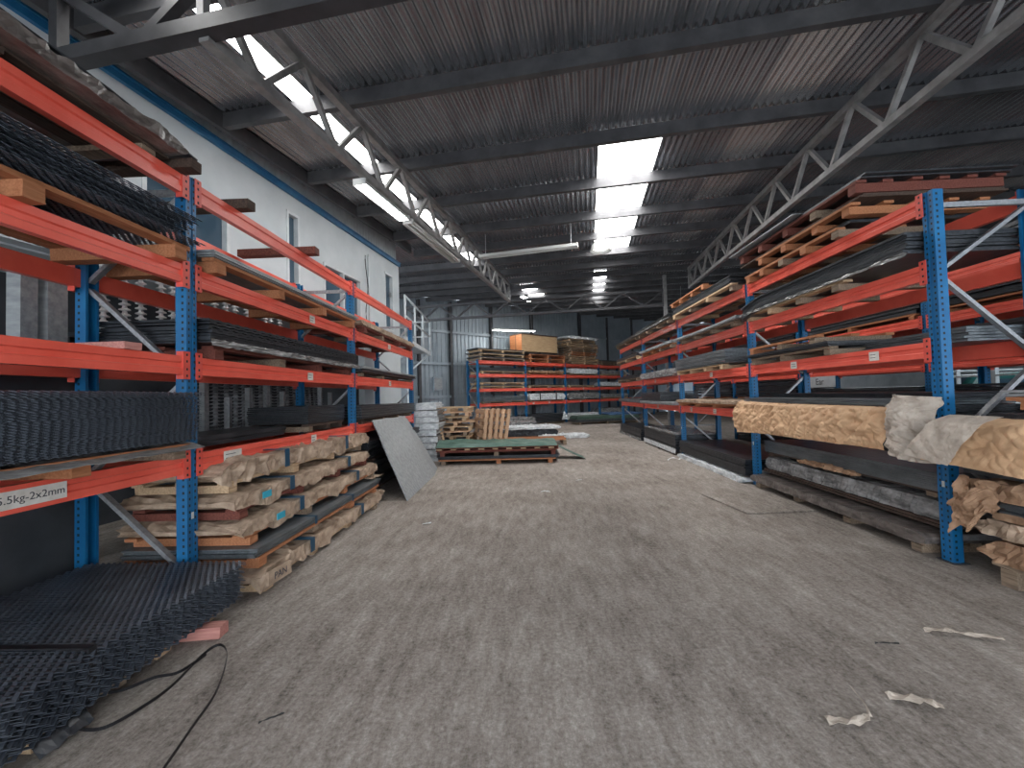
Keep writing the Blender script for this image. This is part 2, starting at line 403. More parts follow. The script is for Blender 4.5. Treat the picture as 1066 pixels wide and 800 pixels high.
# ------------------------------------------------------------------ roof trusses
def truss(name, label, path, d, nseg, w=.09, tm='truss', ends=True):
    """path(t)->(p, s, ztop); Warren web between a top and a bottom chord"""
    o = thing(name, label, 'roof truss', bl(*path(0)[:2], 0))
    inv = o.location.copy()
    L = lambda q: Vector(q) - inv
    tp = [Vector(bl(path(t)[0], path(t)[1], path(t)[2])) for t in (0, 1)]; bt = [q - Vector((0, 0, d)) for q in tp]
    a = MB(); a.bar(L(tp[0]), L(tp[1]), w, w); put('top_chord', a, tm, o)
    a = MB(); a.bar(L(bt[0]), L(bt[1]), w, w * .95); put('bottom_chord', a, tm, o)
    f = lambda c, t: c[0].lerp(c[1], t)
    for i in range(nseg):
        t0, t1, t2 = i / nseg, (i + .5) / nseg, (i + 1) / nseg
        for q, r in ((f(tp, t0), f(bt, t1)), (f(bt, t1), f(tp, t2))):
            a = MB(); a.bar(L(q), L(r), w * .62, w * .62, A if abs((tp[1] - tp[0]).normalized().dot(A)) < .5 else P); put('web_member', a, tm, o)
    if ends:
        for t in (0, 1):
            a = MB(); a.bar(L(f(tp, t)), L(f(bt, t)), w * .7, w * .7, P); put('end_post', a, tm, o)
    return o
truss('roof_truss', 'light grey steel truss along the strip of skylights nearest the office wall', lambda t: (-2.86, 2.65 + 12.6 * t, zpl(2.65 + 12.6 * t) - .05), .64, 11)
truss('roof_truss', 'grey steel truss running over the rack with the kraft paper drapes', lambda t: (3.5, 2.65 + 12.4 * t, zpl(2.65 + 12.4 * t) - .05), .64, 11)
truss('roof_truss', 'big dark girder truss crossing overhead in front of all purlins', lambda t: (-4.3 + 17 * t, 2.65, zpl(2.65) - .04), .60, 10, .125, 'girder')
zt = zpl(16) - .55
truss('roof_truss', 'dark truss crossing in front of the back wall, above the plywood crate', lambda t: (-7.4 + 10.2 * t, 16., zt), .56, 7, .1, 'purlin')
mb = MB(); wallbox(mb, 2.80, 2.92, 15.94, 16.06, 0, zpl(16)); struct('trim_%d' % tn, mb, 'truss'); tn += 1

# ------------------------------------------------------------------ lamps
def batten(label, a, b, lit, hang=0.):
    a = Vector(a); b = Vector(b); d = b - a; c = (a + b) / 2; ln = d.length
    o = thing('fluorescent_light', label, 'ceiling light', c, rot=d.to_track_quat('X', 'Z').to_euler())
    m_ = MB(); m_.prism([(-.055, .05), (.055, .05), (.1, -.03), (.085, -.03), (.04, .015), (-.04, .015), (-.085, -.03), (-.1, -.03)], -ln / 2, ln / 2, lambda t, q: (t, q[0], q[1])); put('housing', m_, 'lamp_white', o)
    for e in (-1, 1):
        m_ = MB(); m_.box(e * ln / 2 - .012, e * ln / 2 + .012, -.09, .09, -.03, .05); put('end_cap', m_, 'lamp_white', o)
    for yy in (-.045, .045):
        m_ = MB(); m_.tube([(-ln / 2 + .03, yy, -.02), (ln / 2 - .03, yy, -.02)], .016, 8); put('tube', m_, 'tube_on' if lit else 'lamp_white', o, smooth=True)
    if hang:
        for e in (-.88, .88):
            m_ = MB(); m_.tube([(e * ln / 2, 0, .05), (e * ln / 2, 0, .05 + hang)], .006, 6); put('hanger_rod', m_, 'galv', o)
batten('long white twin tube fixture hanging below the roof in front of the skylights', (-1.0, 10.15, 4.97), (1.33, 9.57, 4.96), False, .5)
zl = zpl(7.2) - .80
batten('lit tube fixture fixed under the truss near the office wall', bl(-2.91, 4.95, zpl(4.95) - .80), bl(-2.91, 6.3, zpl(6.3) - .80), True)
batten('dim tube fixture under the truss, beyond the lit one', bl(-2.91, 6.45, zpl(6.45) - .80), bl(-2.91, 9.0, zpl(9.0) - .80), False)
batten('lit tube fixture at the far end of the truss near the skylights', bl(-2.55, 16.3, zpl(16.3) - .32), bl(-2.45, 17.6, zpl(17.6) - .32), True, .3)
batten('slim white tube fixture high on the back wall above the plywood crate', bk(3.9, -1.2, 4.7), bk(6.6, -1.2, 4.85), True, 1.0)
batten('white tube fixture above the far end of the aisle rack', (6.2, 16.4, 4.7), (7.4, 16.1, 4.7), False, .9)
o = thing('high_bay_light', 'white dome shaped high bay lamp hanging under the row of skylights', 'pendant light', bl(.37, 10.1, 4.92))
m_ = MB(); m_.lathe([(.03, .42), (.07, .40), (.08, .30), (.14, .24), (.21, .14), (.245, .02), (.25, 0), (.235, .015), (.2, .13), (.13, .22), (.03, .25)], 24); put('shade', m_, 'lamp_white', o, smooth=True)
m_ = MB(); m_.lathe([(.0, .04), (.14, .05), (.2, .09), (.19, .14)], 20); put('lens', m_, 'bulb_on', o, smooth=True)
m_ = MB(); m_.tube([(0, 0, .42), (0, 0, .60)], .008, 6); put('hanger_rod', m_, 'galv', o)

# ------------------------------------------------------------------ walkway beyond the office wall, switch box
wo = thing('walkway', 'white steel walkway with handrails beyond the end of the office wall', 'walkway', (-3.2, 10.85, 0))
def wk(x, y, z): return (x + 3.2, y - 10.85, z)
wx = lambda y: -3.14 - (y - 10.9) * .062
m_ = MB(); m_.sheet(10, 4, lambda u, v: wk(wx(10.9 + 4 * u) - .95 * v, 10.9 + 4 * u, 3.17), .05); put('deck', m_, 'galv', wo)
for zr, nm in ((4.28, 'handrail'), (3.74, 'mid_rail')):
    m_ = MB(); m_.tube([wk(wx(10.92), 10.92, zr), wk(wx(14.9), 14.9, zr)], .028, 8); put(nm, m_, 'white_paint', wo, smooth=True)
    m_ = MB(); m_.tube([wk(wx(14.9), 14.9, zr), wk(wx(14.9) - .9, 14.9, zr)], .028, 8); put(nm, m_, 'white_paint', wo, smooth=True)
    m_ = MB(); m_.tube([wk(wx(10.92), 10.92, zr), wk(wx(10.92) - .0, 9.6, zr)], .028, 8) if False else m_
for y in (10.94, 12.25, 13.55, 14.9):
    m_ = MB(); m_.tube([wk(wx(y), y, 3.15), wk(wx(y), y, 4.28)], .03, 8); put('post', m_, 'white_paint', wo, smooth=True)
for y in (12.2, 14.8):
    m_ = MB(); m_.tube([wk(wx(y), y, 3.12), wk(wx(y) - .75, y, 2.45)], .03, 8); put('bracket', m_, 'white_paint', wo, smooth=True)
m_ = MB(); m_.bar(wk(wx(10.9), 10.9, 3.1), wk(wx(14.9), 14.9, 3.1), .06, .12); put('edge_beam', m_, 'white_paint', wo)
m_ = MB(); m_.tube([wk(wx(14.8) - .8, 14.8, 0), wk(wx(14.8) - .8, 14.8, 3.12)], .045, 8); put('support_leg', m_, 'white_paint', wo, smooth=True)
o = thing('switch_box', 'small grey electrical box mounted on the corrugated back wall', 'electrical box', bk(1.45, -.02, 1.85), math.atan2(BD.y, BD.x))
m_ = MB(); m_.box(-.22, .22, -.16, 0, 0, .6); put('body', m_, 'backwall', o); m_ = MB(); m_.box(-.19, .19, -.175, -.16, .04, .56); put('door', m_, 'steel_mid', o)
m_ = MB(); m_.tube([(0, -.06, .6), (0, -.06, 2.2)], .02, 6); put('conduit', m_, 'backwall', o)

# ------------------------------------------------------------------ pallet racking
def beam_mesh(L, key):
    mb = MB(); prof = [(0, -.07), (0, -.024), (.012, -.016), (.012, .016), (0, .024), (0, .07), (.05, .07), (.05, -.07)]
    mb.prism(prof, 0, L, lambda t, q: (t, q[0], q[1])); return mb.mesh('beam', 'red')
def conn_mesh():
    mb = MB(); mb.box(-.02, .045, -.004, 0, -.105, .105)
    for z in (-.08, -.03, .03, .08): mb.box(.004, .018, -.006, -.004, z - .009, z + .009, 1)
    mb.box(.04, .045, 0, .05, -.105, .105); return mb.mesh('connector', ['redplate', 'rubber'])
CONN = conn_mesh()
def post_mesh(h):
    mb = MB(); prof = [(-.05, .0), (-.014, 0), (-.014, .006), (.014, .006), (.014, 0), (.05, 0), (.05, .085), (.03, .085), (.03, .075), (.042, .075), (.042, .008), (-.042, .008), (-.042, .075), (-.03, .075), (-.03, .085), (-.05, .085)]
    mb.prism(prof, 0, h, lambda t, q: (q[0], q[1], t)); return mb.mesh('upright', 'upright')
class Frame:
    def __init__(s, ox, oy, rot): s.o = Vector((ox, oy, 0)); s.r = rot; s.c, s.n = math.cos(rot), math.sin(rot)
    def w(s, u, v, z=0): return Vector((s.o.x + s.c * u - s.n * v, s.o.y + s.n * u + s.c * v, z))
DEP = .88
def text_mesh(body, size, name='lettering'):
    cu = bpy.data.curves.new(name, 'FONT'); cu.body = body; cu.size = size; cu.align_x = 'CENTER'; cu.align_y = 'CENTER'; cu.extrude = .0008
    t = bpy.data.objects.new(name, cu); me = bpy.data.meshes.new_from_object(t); bpy.data.objects.remove(t); me.materials.append(M['ink']); return me
def rack(label, F, posts, levels, tags=(), brace_phase=0, foot=True):
    o = thing('pallet_rack', label, 'pallet rack', F.w(0, 0), F.r)
    h = levels[-1] + .095; pm = post_mesh(h)
    plate = MB(); plate.box(-.075, .075, -.02, .11, 0, .008); plate = plate.mesh('foot_plate', 'steel_dark')
    for i, u in enumerate(posts):
        for back in (0, 1):
            q = link('upright', pm, o, (u, DEP if back else 0, .006), PI if back else 0)
            link('foot_plate', plate, q, (0, 0, -.006))
            st = MB(); st.box(-.012, .012, -.0012, 0, .62, .67)
            if not back: put('sticker', st, 'label', q)
        zs = [.2, .95, 1.7, 2.45, h - .12]
        for z in (zs[0], zs[-1]):
            mb = MB(); mb.bar((u, .06, z), (u, DEP - .06, z), .03, .045); put('brace', mb, 'galv', o)
        for j in range(4):
            a, b = ((.07, zs[j]), (DEP - .07, zs[j + 1])) if (i * 0 + j + brace_phase) % 2 else ((DEP - .07, zs[j]), (.07, zs[j + 1]))
            mb = MB(); mb.bar((u, a[0], a[1] + .03), (u, b[0], b[1] - .03), .03, .045, (1, 0, 0)); put('brace', mb, 'galv', o)
    cache = {}
    for i in range(len(posts) - 1):
        L = round(posts[i + 1] - posts[i] - .1, 3)
        if L not in cache: cache[L] = beam_mesh(L, L)
        for li, z in enumerate(levels):
            for back in (0, 1):
                if back: b = link('beam', cache[L], o, (posts[i + 1] - .05, DEP + .005, z), PI)
                else: b = link('beam', cache[L], o, (posts[i] + .05, -.005, z))
                for e in (0, 1):
                    link('connector', CONN, b, (0 if e == 0 else L, 0, 0) if e == 0 else (L, -.0, 0), 0) if e == 0 else link('connector', CONN, b, (L, -.004, 0), rot=(0, PI, 0))
                if back: continue
                for (bi, bl_, fu, wd, txt) in tags:
                    if bi == i and bl_ == li:
                        m_ = MB(); m_.box(fu * L - wd / 2, fu * L + wd / 2, -.0025, -.001, -.045, .045)
                        lb = put('shelf_label', m_, 'label', b)
                        if txt: link('lettering', text_mesh(txt, .055), lb, (fu * L, -.0028, 0), rot=(PI / 2, 0, 0))
                        else:
                            m_ = MB()
                            for q in range(2): m_.box(fu * L - wd * .4, fu * L + wd * R.uniform(.1, .4), -.0034, -.0028, .012 - q * .03, .018 - q * .03)
                            put('print_lines', m_, 'ink', lb)
    return o
FL = Frame(-2.57, 0, PI / 2)
FR = Frame(3.70, 15.9, -PI / 2 - .0135)
F2 = Frame(6.42, 15.9, -PI / 2 - .0135)
FB = Frame(-2.07, 18.7, math.radians(41.3))
LV = {'L': (1.05, 1.80, 2.50, 3.19), 'R': (1.10, 1.80, 2.48, 3.07), 'B': (1.10, 1.80, 2.48, 3.10), '2': (1.10, 1.80, 2.48, 3.07)}
PO = {'L': (-.02, 3.12, 6.18, 9.48), 'R': (0, 3.1, 6.19, 9.27, 12.26), 'B': (0, 2.88, 5.76, 8.64, 11.52, 14.4), '2': (0, 3.1, 6.19, 9.27, 12.26)}
FF = {'L': FL, 'R': FR, 'B': FB, '2': F2}
RN = {'L': 'office wall rack', 'R': 'kraft paper rack', 'B': 'back wall rack', '2': 'rear rack'}
rack('long red and blue pallet rack standing under the white office wall', FL, PO['L'], LV['L'],
     [(0, 0, .675, .32, '5.5kg-2x2mm'), (1, 0, .13, .22, None), (1, 0, .60, .12, None), (1, 1, .58, .12, None), (1, 2, .60, .12, None), (2, 2, .5, .14, None), (2, 1, .5, .12, None)], 1)
rack('long red and blue pallet rack whose lowest shelf holds kraft paper drapes', FR, PO['R'], LV['R'],
     [(3, 1, .80, .12, None), (3, 1, .36, .12, None), (2, 1, .55, .13, None), (2, 0, .58, .13, None), (2, 0, .2, .1, None), (1, 0, .45, .12, None), (1, 1, .4, .12, None)], 0)
rack('red and blue pallet rack standing obliquely along the back wall', FB, PO['B'], LV['B'],
     [(1, 0, .15, .12, None), (1, 0, .55, .12, None), (2, 0, .4, .1, None), (2, 1, .5, .1, None)], 0)
rack('pallet rack standing behind the kraft paper rack near the windows', F2, PO['2'], LV['2'], [], 1)

# ------------------------------------------------------------------ stock: skids and bundles
ORD = ['lowest shelf', 'third shelf', 'second shelf', 'top shelf']
BAY = {'L': ['first bay', 'second bay', 'third bay'], 'R': ['fourth bay', 'third bay', 'second bay', 'first bay'],
       'B': ['first bay', 'second bay', 'third bay', 'fourth bay', 'fifth bay'], '2': ['fourth bay', 'third bay', 'second bay', 'first bay']}
def where(r, b, l): return ('%s, %s of %s' % (ORD[l], BAY[r][b], RN[r])) if l >= 0 else 'floor under %s of %s' % (BAY[r][b], RN[r])
def skid(F, u0, u1, v0, v1, z, h, m, label, group=None, nb=3, nx=3, tilt=0., name='timber_skid', droop=0., rot=None, inset=0.):
    cu, cv = (u0 + u1) / 2, (v0 + v1) / 2; L, W = u1 - u0, v1 - v0
    p = F.w(cu, cv, z); e = (0, 0, F.r + tilt) if rot is None else rot
    o = thing(name, label, 'pallet', p, group=group, rot=e)
    tb = min(.028, h * .3); hb = h - tb
    for i in range(nx):
        x = -L / 2 + .12 + (L - .24) * i / (nx - 1) + R.uniform(-.04, .04)
        mb = MB(); mb.box(x - .05, x + .05, -W / 2 + R.uniform(-.02, .02), W / 2, 0, hb - .001, 0, .003); put('bearer', mb, m if R.random() < .7 else 'wood_grey', o)
    for j in range(nb):
        y = -W / 2 + inset + .05 + (W - .1 - inset) * j / (nb - 1)
        a, b = -L / 2 + R.uniform(0, .06), L / 2 - R.uniform(0, .06)
        mb = MB(); mb.sheet(8, 1, lambda s, t: (a + (b - a) * s, y - .05 + .1 * t, h + droop * -abs(2 * s - 1) ** 2.), tb, 0); put('board', mb, m, o)
    return o
def bundle(F, u0, u1, v0, v1, z, T, m, label, n=6, jit=.02, droop=None, straps=0, strap_m='strap_black', name='sheet_bundle', cat='steel sheets', group=None, wavy=0., rz=0., film=None, nu=14):
    cu, cv = (u0 + u1) / 2, (v0 + v1) / 2; L, W = u1 - u0, v1 - v0
    mb = MB(); t = T / n
    for i in range(n):
        a, b = -L / 2 + R.uniform(-jit, jit), L / 2 + R.uniform(-jit, jit); c, d = -W / 2 + R.uniform(-jit, jit) * .6, W / 2 + R.uniform(-jit, jit) * .6
        zt = t * (i + 1) - t * .1; gap = t * R.uniform(.08, .3)
        ph = R.uniform(0, 6)
        def fn(s, q):
            x = a + (b - a) * s; y = c + (d - c) * q
            zz = zt + (droop(s) if droop else 0) + wavy * math.sin(x * 55 + ph) * (1 if wavy else 0)
            return (x, y, zz)
        N = nu if not wavy else max(nu, int(L / .03))
        if not droop and not wavy: mb.box(a, b, c, d, zt - t + gap, zt, 0)
        else: mb.sheet(N, 1, fn, t - gap)
    o = put(name, mb, m, None, F.w(cu, cv, z), F.r + rz); tag(o, label, cat, group)
    for k in range(straps):
        x = -L / 2 + L * (k + 1) / (straps + 1) + R.uniform(-.1, .1); s = MB(); e = .006
        s.box(x - .02, x + .02, -W / 2 - jit - e, -W / 2 - jit - e + .004, .0, T + .005); s.box(x - .02, x + .02, -W / 2 - jit - e, W / 2 + jit, T + .001, T + .005); put('strap', s, strap_m, o)
    if film:
        s = MB(); s.grid(60, 4, lambda q, w_: (-L / 2 - .03 + (L + .06) * q, -W / 2 - jit - .012 + .012 * nz(q * 40, w_ * 3, z) , film[1] * w_ + .014 * nz(q * 55, w_ * 2, 3 + z) - .02)); put('plastic_film', s, film[0], o)
    return o
def wrapped(F, u0, u1, v0, v1, z, T, m, label, amp=.03, freq=5., straps=0, strap_m='strap_blue', name='wrapped_bundle', cat='wrapped sheets', group=None, rz=0., ends=True, stickers=(), ragged=0.):
    """crumpled wrapping round a flat bundle: a rounded slab with creases"""
    cu, cv = (u0 + u1) / 2, (v0 + v1) / 2; L, W = u1 - u0, v1 - v0; sd = R.uniform(0, 50)
    mb = MB(); nu, ring = int(L / .032), []
    nw = max(8, int(W / .08)); nh = max(3, int(T / .035))
    for j in range(nw): ring.append((-W / 2 + W * j / nw, T))
    for j in range(nh): ring.append((W / 2, T - T * j / nh))
    for j in range(nw): ring.append((W / 2 - W * j / nw, 0))
    for j in range(nh): ring.append((-W / 2, T * j / nh))
    n = len(ring)
    for i in range(nu + 1):
        s = i / nu; x = -L / 2 + L * s; e = min(s, 1 - s) * L; pin = 1 - .55 * math.exp(-(e / .05) ** 2) if ends else 1
        for y, zz in ring:
            zc = T * .45 + (zz - T * .45) * pin
            d = fbm(x, y, zz + sd, freq, 4); rid = abs(nz(x + sd, y * .6, zz, freq * 1.7)) - .25
            k = amp * (d * .6 + rid * 1.0 + .9 * (abs(nz(x * 1.3 + sd, y, zz * 2.2 + sd, freq * 3.6)) - .22))
            yy = y + (k if y > 0 else -k) * (1. if abs(y) > W * .42 else .3)
            z2 = zc + (k if zz > T * .5 else -k * .25) * (.9 if abs(y) < W * .48 else .4)
            if ragged and y < -W * .499 and zz < T * .5: z2 = -ragged * max(0, .25 + 1.1 * nz(x * 2.6 + sd, zz, 0) + .5 * nz(x * 9, sd)) * (1 - zz / (T * .5)) + max(0., z2) * (zz / (T * .5)); mb.v.append((x, yy - .006, z2)); continue
            mb.v.append((x + .5 * amp * nz(y * 4, zz * 9, s * 3 + sd) * (4 if e < .03 else 1), yy, max(0.0, z2)))
    for i in range(nu):
        for q in range(n): mb.f.append((i * n + q, (i + 1) * n + q, (i + 1) * n + (q + 1) % n, i * n + (q + 1) % n)); mb.m.append(0)
    mb.f.append(tuple(range(n))); mb.m.append(0); mb.f.append(tuple(nu * n + q for q in range(n))[::-1]); mb.m.append(0)
    o = put(name, mb, m, None, F.w(cu, cv, z), F.r + rz, smooth=False); tag(o, label, cat, group)
    for x in ([-L / 2 + L * (k + .6) / (straps + .2) for k in range(straps)]):
        e = amp * .8
        s = MB(); s.box(x - .035, x + .035, -W / 2 - e - .006, -W / 2 - e, 0, T + e * .6); s.box(x - .035, x + .035, -W / 2 - e - .006, W / 2 + e, T + e * .6, T + e * .6 + .006); put('strap', s, strap_m, o)
    for x in stickers:
        s = MB(); s.box(x - .06, x + .06, -W / 2 - amp - .004, -W / 2 - amp + .001, T * .2, T * .75); put('sticker', s, 'sticker_cyan', o)
    return o
def paper_sheet(name, label, cat, m, fn, nu, nv, amp, freq, nrm, parent=None, loc=(0, 0, 0), th=.002, seed=0):
    nrm = Vector(nrm)
    def g(u, v):
        p = Vector(fn(u, v)); k = fbm(p.x + seed, p.y, p.z, freq, 4) * .6 + (abs(nz(p.x, p.y + seed, p.z, freq * 1.6)) - .2) * 1.3 + 1.0 * (abs(nz(p.x + 3, p.y + p.z * .4, p.z + seed, freq * 2.7)) - .22) + .55 * (abs(nz(p.x - 3, p.y - p.z * .5, p.z + seed, freq * 5)) - .22)
        return p + nrm * amp * k
    mb = MB(); mb.sheet(nu, nv, g, nrm * -th); o = put(name, mb, m, parent, loc)
    return tag(o, label, cat) if label else o
def top(r, l): return LV[r][l] + .071 if l >= 0 else .001
def S(r, b, l, f0, f1, v0, v1, dz, h, m, desc='timber skid', **k):
    a, c = PO[r][b], PO[r][b + 1]; u0, u1 = a + (c - a) * f0, a + (c - a) * f1
    if l < 3: u0 = max(u0, a + .06); u1 = min(u1, c - .06)
    return skid(FF[r], u0, u1, v0, v1, top(r, l) + dz, h, m, '%s on %s' % (desc, where(r, b, l)), **k)
def Bd(r, b, l, f0, f1, v0, v1, dz, T, m, desc, wrap=False, **k):
    a, c = PO[r][b], PO[r][b + 1]; u0, u1 = a + (c - a) * f0, a + (c - a) * f1
    if l < 3:
        j = (.02 if wrap else k.get('jit', .02)) + .06; u0 = max(u0, a + j); u1 = min(u1, c - j)
    return (wrapped if wrap else bundle)(FF[r], u0, u1, v0, v1, top(r, l) + dz, T, m, '%s on %s' % (desc, where(r, b, l)), **k)

# ------------------------------------------------------------------ expanded steel mesh sheets (diamond lattice with raised strands)
def lattice(L, W, pu, pv, amp, w, t):
    """strands zigzag along u; neighbouring rows share their bonds"""
    mb = MB(); nu = int(L / pu); nv = int(W / pv)
    for j in range(nv + 1):
        y0 = -W / 2 + j * pv
        for i in range(2 * nu):
            x0 = -L / 2 + i * pu / 2; x1 = x0 + pu / 2
            ya, yb = (y0 - pv * .42, y0 + pv * .42) if (i + j) % 2 == 0 else (y0 + pv * .42, y0 - pv * .42)
            za, zb_ = (-amp, amp) if (i + j) % 2 == 0 else (amp, -amp)
            k = len(mb.v)
            for x, y, z in ((x0, ya, za), (x1, yb, zb_)):
                mb.v += [(x, y - w * .5, z - t), (x, y + w * .5, z + w * .25 - t), (x, y + w * .5, z + w * .25 + t), (x, y - w * .5, z + t)]
            for q in ((0, 1, 5, 4), (1, 2, 6, 5), (2, 3, 7, 6), (3, 0, 4, 7)): mb.f.append(tuple(k + c for c in q)); mb.m.append(0)
    return mb.mesh('expanded_mesh_sheet', 'mesh')
EXP = lattice(2.96, 1.18, .060, .0215, .0065, .0190, .0018)
FINE = lattice(2.96, 1.16, .046, .0165, .0045, .0105, .0015)
def mesh_stack(F, uc, vc, z, n, dz, label, group, jit=.02, ju=0., tilt=0., me=EXP, ends=None, sag=0.):
    for i in range(n):
        p = F.w(uc + (R.uniform(-jit - ju, jit + ju) if i < n - 2 else .002 * i), vc + R.uniform(-jit, jit) * .7, z + dz * i)
        o = link('expanded_mesh_sheet', me, None, p, rot=(R.uniform(-tilt, tilt) * .3, R.uniform(-tilt, tilt) * .3, F.r + R.uniform(-1, 1) * (.002 + tilt * .1)))
        tag(o, label, 'steel mesh sheet', group)
# bay by the camera: stack lying on the floor
skid(FL, .02, 2.96, -.37, .72, .001, .085, 'wood_pale', 'low skid under the expanded mesh stack on the floor', nx=9, nb=3, inset=.3)
mesh_stack(FL, 1.52, .12, .098, 20, .0122, 'expanded steel mesh sheet in the low stack on the floor by the black strap', 'mesh sheets stacked on the floor', .006, .022)
mb = MB(); mb.box(-.16, .16, -.05, .05, 0, .07, 0, .004); tag(put('timber_block', mb, 'wood_pink', None, (-2.15, 2.65, .001), .12), 'pink painted timber block on the floor beside the low mesh stack', 'timber')
mb = MB()   # black sheet offcut hanging from the stack and the strap round it
mb.sheet(10, 2, lambda u, v: (-2.13 + .05 * v + .01 * nz(u * 9, v), 1.72 + .22 * u, .085 - .06 * v * (1 + .3 * nz(u * 5, 2))), .002); tag(put('plastic_offcut', mb, 'steel_black'), 'black plastic offcut hanging out below the low mesh stack', 'plastic sheet')
for q in (.95, 1.95):
    mb = MB(); mb.box(-2.111, -2.098, q - .018, q + .018, .08, .352); mb.box(-3.28, -2.098, q - .018, q + .018, .352, .357)
    tag(put('steel_strap', mb, 'strap_black'), 'black strap drawn over the low mesh stack, %s' % ('beside the strap loop' if q < 1.5 else 'close to the pink block'), 'strap')
pts = [(-2.1, 2.30, .02), (-1.98, 2.36, .012), (-1.80, 2.42, .01), (-1.66, 2.46, .012), (-1.58, 2.44, .02), (-1.57, 2.38, .02), (-1.63, 2.30, .012), (-1.78, 2.15, .01), (-1.92, 2.0, .01), (-2.02, 1.93, .012), (-2.12, 1.94, .02)]
def smoothpath(pts, n=6):
    out = []; P_ = [Vector(p) for p in pts]
    for i in range(len(P_) - 1):
        a, b, c, d = P_[max(i - 1, 0)], P_[i], P_[i + 1], P_[min(i + 2, len(P_) - 1)]
        for k in range(n):
            t = k / n; out.append(.5 * ((2 * b) + (c - a) * t + (2 * a - 5 * b + 4 * c - d) * t * t + (3 * b - a - 3 * c + d) * t ** 3))
    return out + [P_[-1]]
def strap_strip(name, label, pts, w, m):
    mb = MB(); pp = smoothpath(pts)
    for a, b in zip(pp, pp[1:]): mb.bar(a, b + (b - a) * .15, .0025, w)
    return tag(put(name, mb, m), label, 'strap')
strap_strip('packing_strap', 'loose black packing strap lying in a loop on the concrete floor', [(-2.2, 1.93, .03), (-2.126, 1.90, .014), (-1.99, 1.905, .012), (-1.925, 2.06, .012), (-1.915, 2.20, .012), (-1.95, 2.42, .014), (-1.92, 2.50, .03), (-1.86, 2.49, .03), (-1.77, 2.39, .02), (-1.637, 2.133, .012), (-1.575, 1.90, .012), (-1.523, 1.70, .012), (-1.50, 1.60, .012)], .016, 'strap_black')
strap_strip('packing_strap', 'black strap curving out from under the low mesh stack to the loop', [(-2.2, 2.12, .02), (-2.143, 2.158, .012), (-2.068, 2.246, .012), (-1.97, 2.275, .016), (-1.935, 2.36, .02), (-1.925, 2.43, .022)], .016, 'strap_black')
# first bay: shelves
S('L', 0, 0, .0, .955, -.14, .85, 0, .10, 'wood_orange', nx=5)
p = FL.w(1.48, .33, top('L', 0) + .105)
mb = MB(); mb.sheet(40, 14, lambda u, v: (-1.5 + 3.0 * u, -.545 + 1.2 * v, .012 + .012 * nz(u * 30, v * 8) - (.05 * max(0, .12 - v) / .12)), .003)
tag(put('plastic_film', mb, 'grey_film', None, p, FL.r), 'cloudy plastic film under the mesh stack on the first bay lowest shelf', 'plastic sheet')
mesh_stack(FL, 1.50, .40, top('L', 0) + .13, 27, .0128, 'expanded mesh sheet in the tall stack on the lowest office wall shelf', 'mesh sheets on the lowest shelf', .008, me=FINE)
for u, nm in ((2.62, 'across the third shelf beams, close to the blue post'), (1.0, 'across the third shelf beams, over the mesh stack')):
    mb = MB(); mb.box(-.06, .06, .0, .86, 0, .05, 0, .003); tag(put('timber_bearer', mb, 'wood_pink', None, FL.w(u, -.02, top('L', 1)), FL.r), 'reddish timber bearer lying ' + nm, 'timber')
S('L', 0, 2, .0, .97, -.07, .85, 0, .12, 'wood_orange', nx=4, desc='orange timber skid')
mesh_stack(FL, 1.50, .42, top('L', 2) + .14, 7, .026, 'rough expanded mesh sheet lying crooked on the second shelf, first bay', 'rough mesh sheets on the second shelf', .06, .12)
S('L', 0, 3, .0, .93, -.02, .85, 0, .05, 'wood_dark', nx=4, desc='flat dark timber skid')
wrapped(FL, .05, 2.92, -.14, .80, top('L', 3) + .052, .085, 'film_brown', 'bundle in torn dusty film on the top shelf, first bay of office wall rack', .025, 5)
Bd('L', 0, 3, .0, .975, -.10, .80, .165, .02, 'steel_black', 'thin black sheets over torn film', n=2, droop=lambda s: -.05 * max(0, s - .8) / .2)
mb = MB(); mb.box(-.05, .05, 0, .95, 0, .075, 0, .003); tag(put('timber_bearer', mb, 'wood_dark', None, FL.w(2.99, -.15, top('L', 3)), FL.r), 'dark timber bearer under the tip of the torn film bundle', 'timber')
# second bay
for u, nm, L_, m_ in ((3.65, 'close to the second blue post', .95, 'wood_dark'), (4.85, 'about halfway along the second bay', .95, 'wood_red')):
    mb = MB(); mb.box(-.05, .05, 0, L_, 0, .085, 0, .003); tag(put('timber_bearer', mb, m_, None, FL.w(u, -.13, top('L', 3)), FL.r), 'dark timber bearer lying across the top beams ' + nm, 'timber')
S('L', 1, 2, .03, .97, -.08, .84, 0, .12, 'wood_orange', nx=4, desc='orange timber skid')
Bd('L', 1, 2, .02, .975, -.1, .82, .122, .05, 'steel_mid', 'pale grey sheet bundle', n=3, jit=.03)
S('L', 1, 1, .05, .97, -.02, .84, 0, .11, 'wood_red', nx=4, desc='reddish timber skid')
Bd('L', 1, 1, .03, .97, -.08, .84, .115, .20, 'steel_black', 'thick black mesh bundle', n=9, jit=.02, wavy=.004, film=('grey_film', .055))
mb = MB()
Bd('L', 1, 0, .06, .56, .28, .86, .0, .10, 'steel_dark', 'dark slab of sheets', n=2)
Bd('L', 1, 0, .62, .955, .1, .86, .10, .22, 'steel_dark', 'dark bundle of long sheets', n=10, jit=.01)
S('L', 1, 0, .62, .95, .1, .85, 0, .095, 'wood_dark', nx=3, desc='dark timber skid')
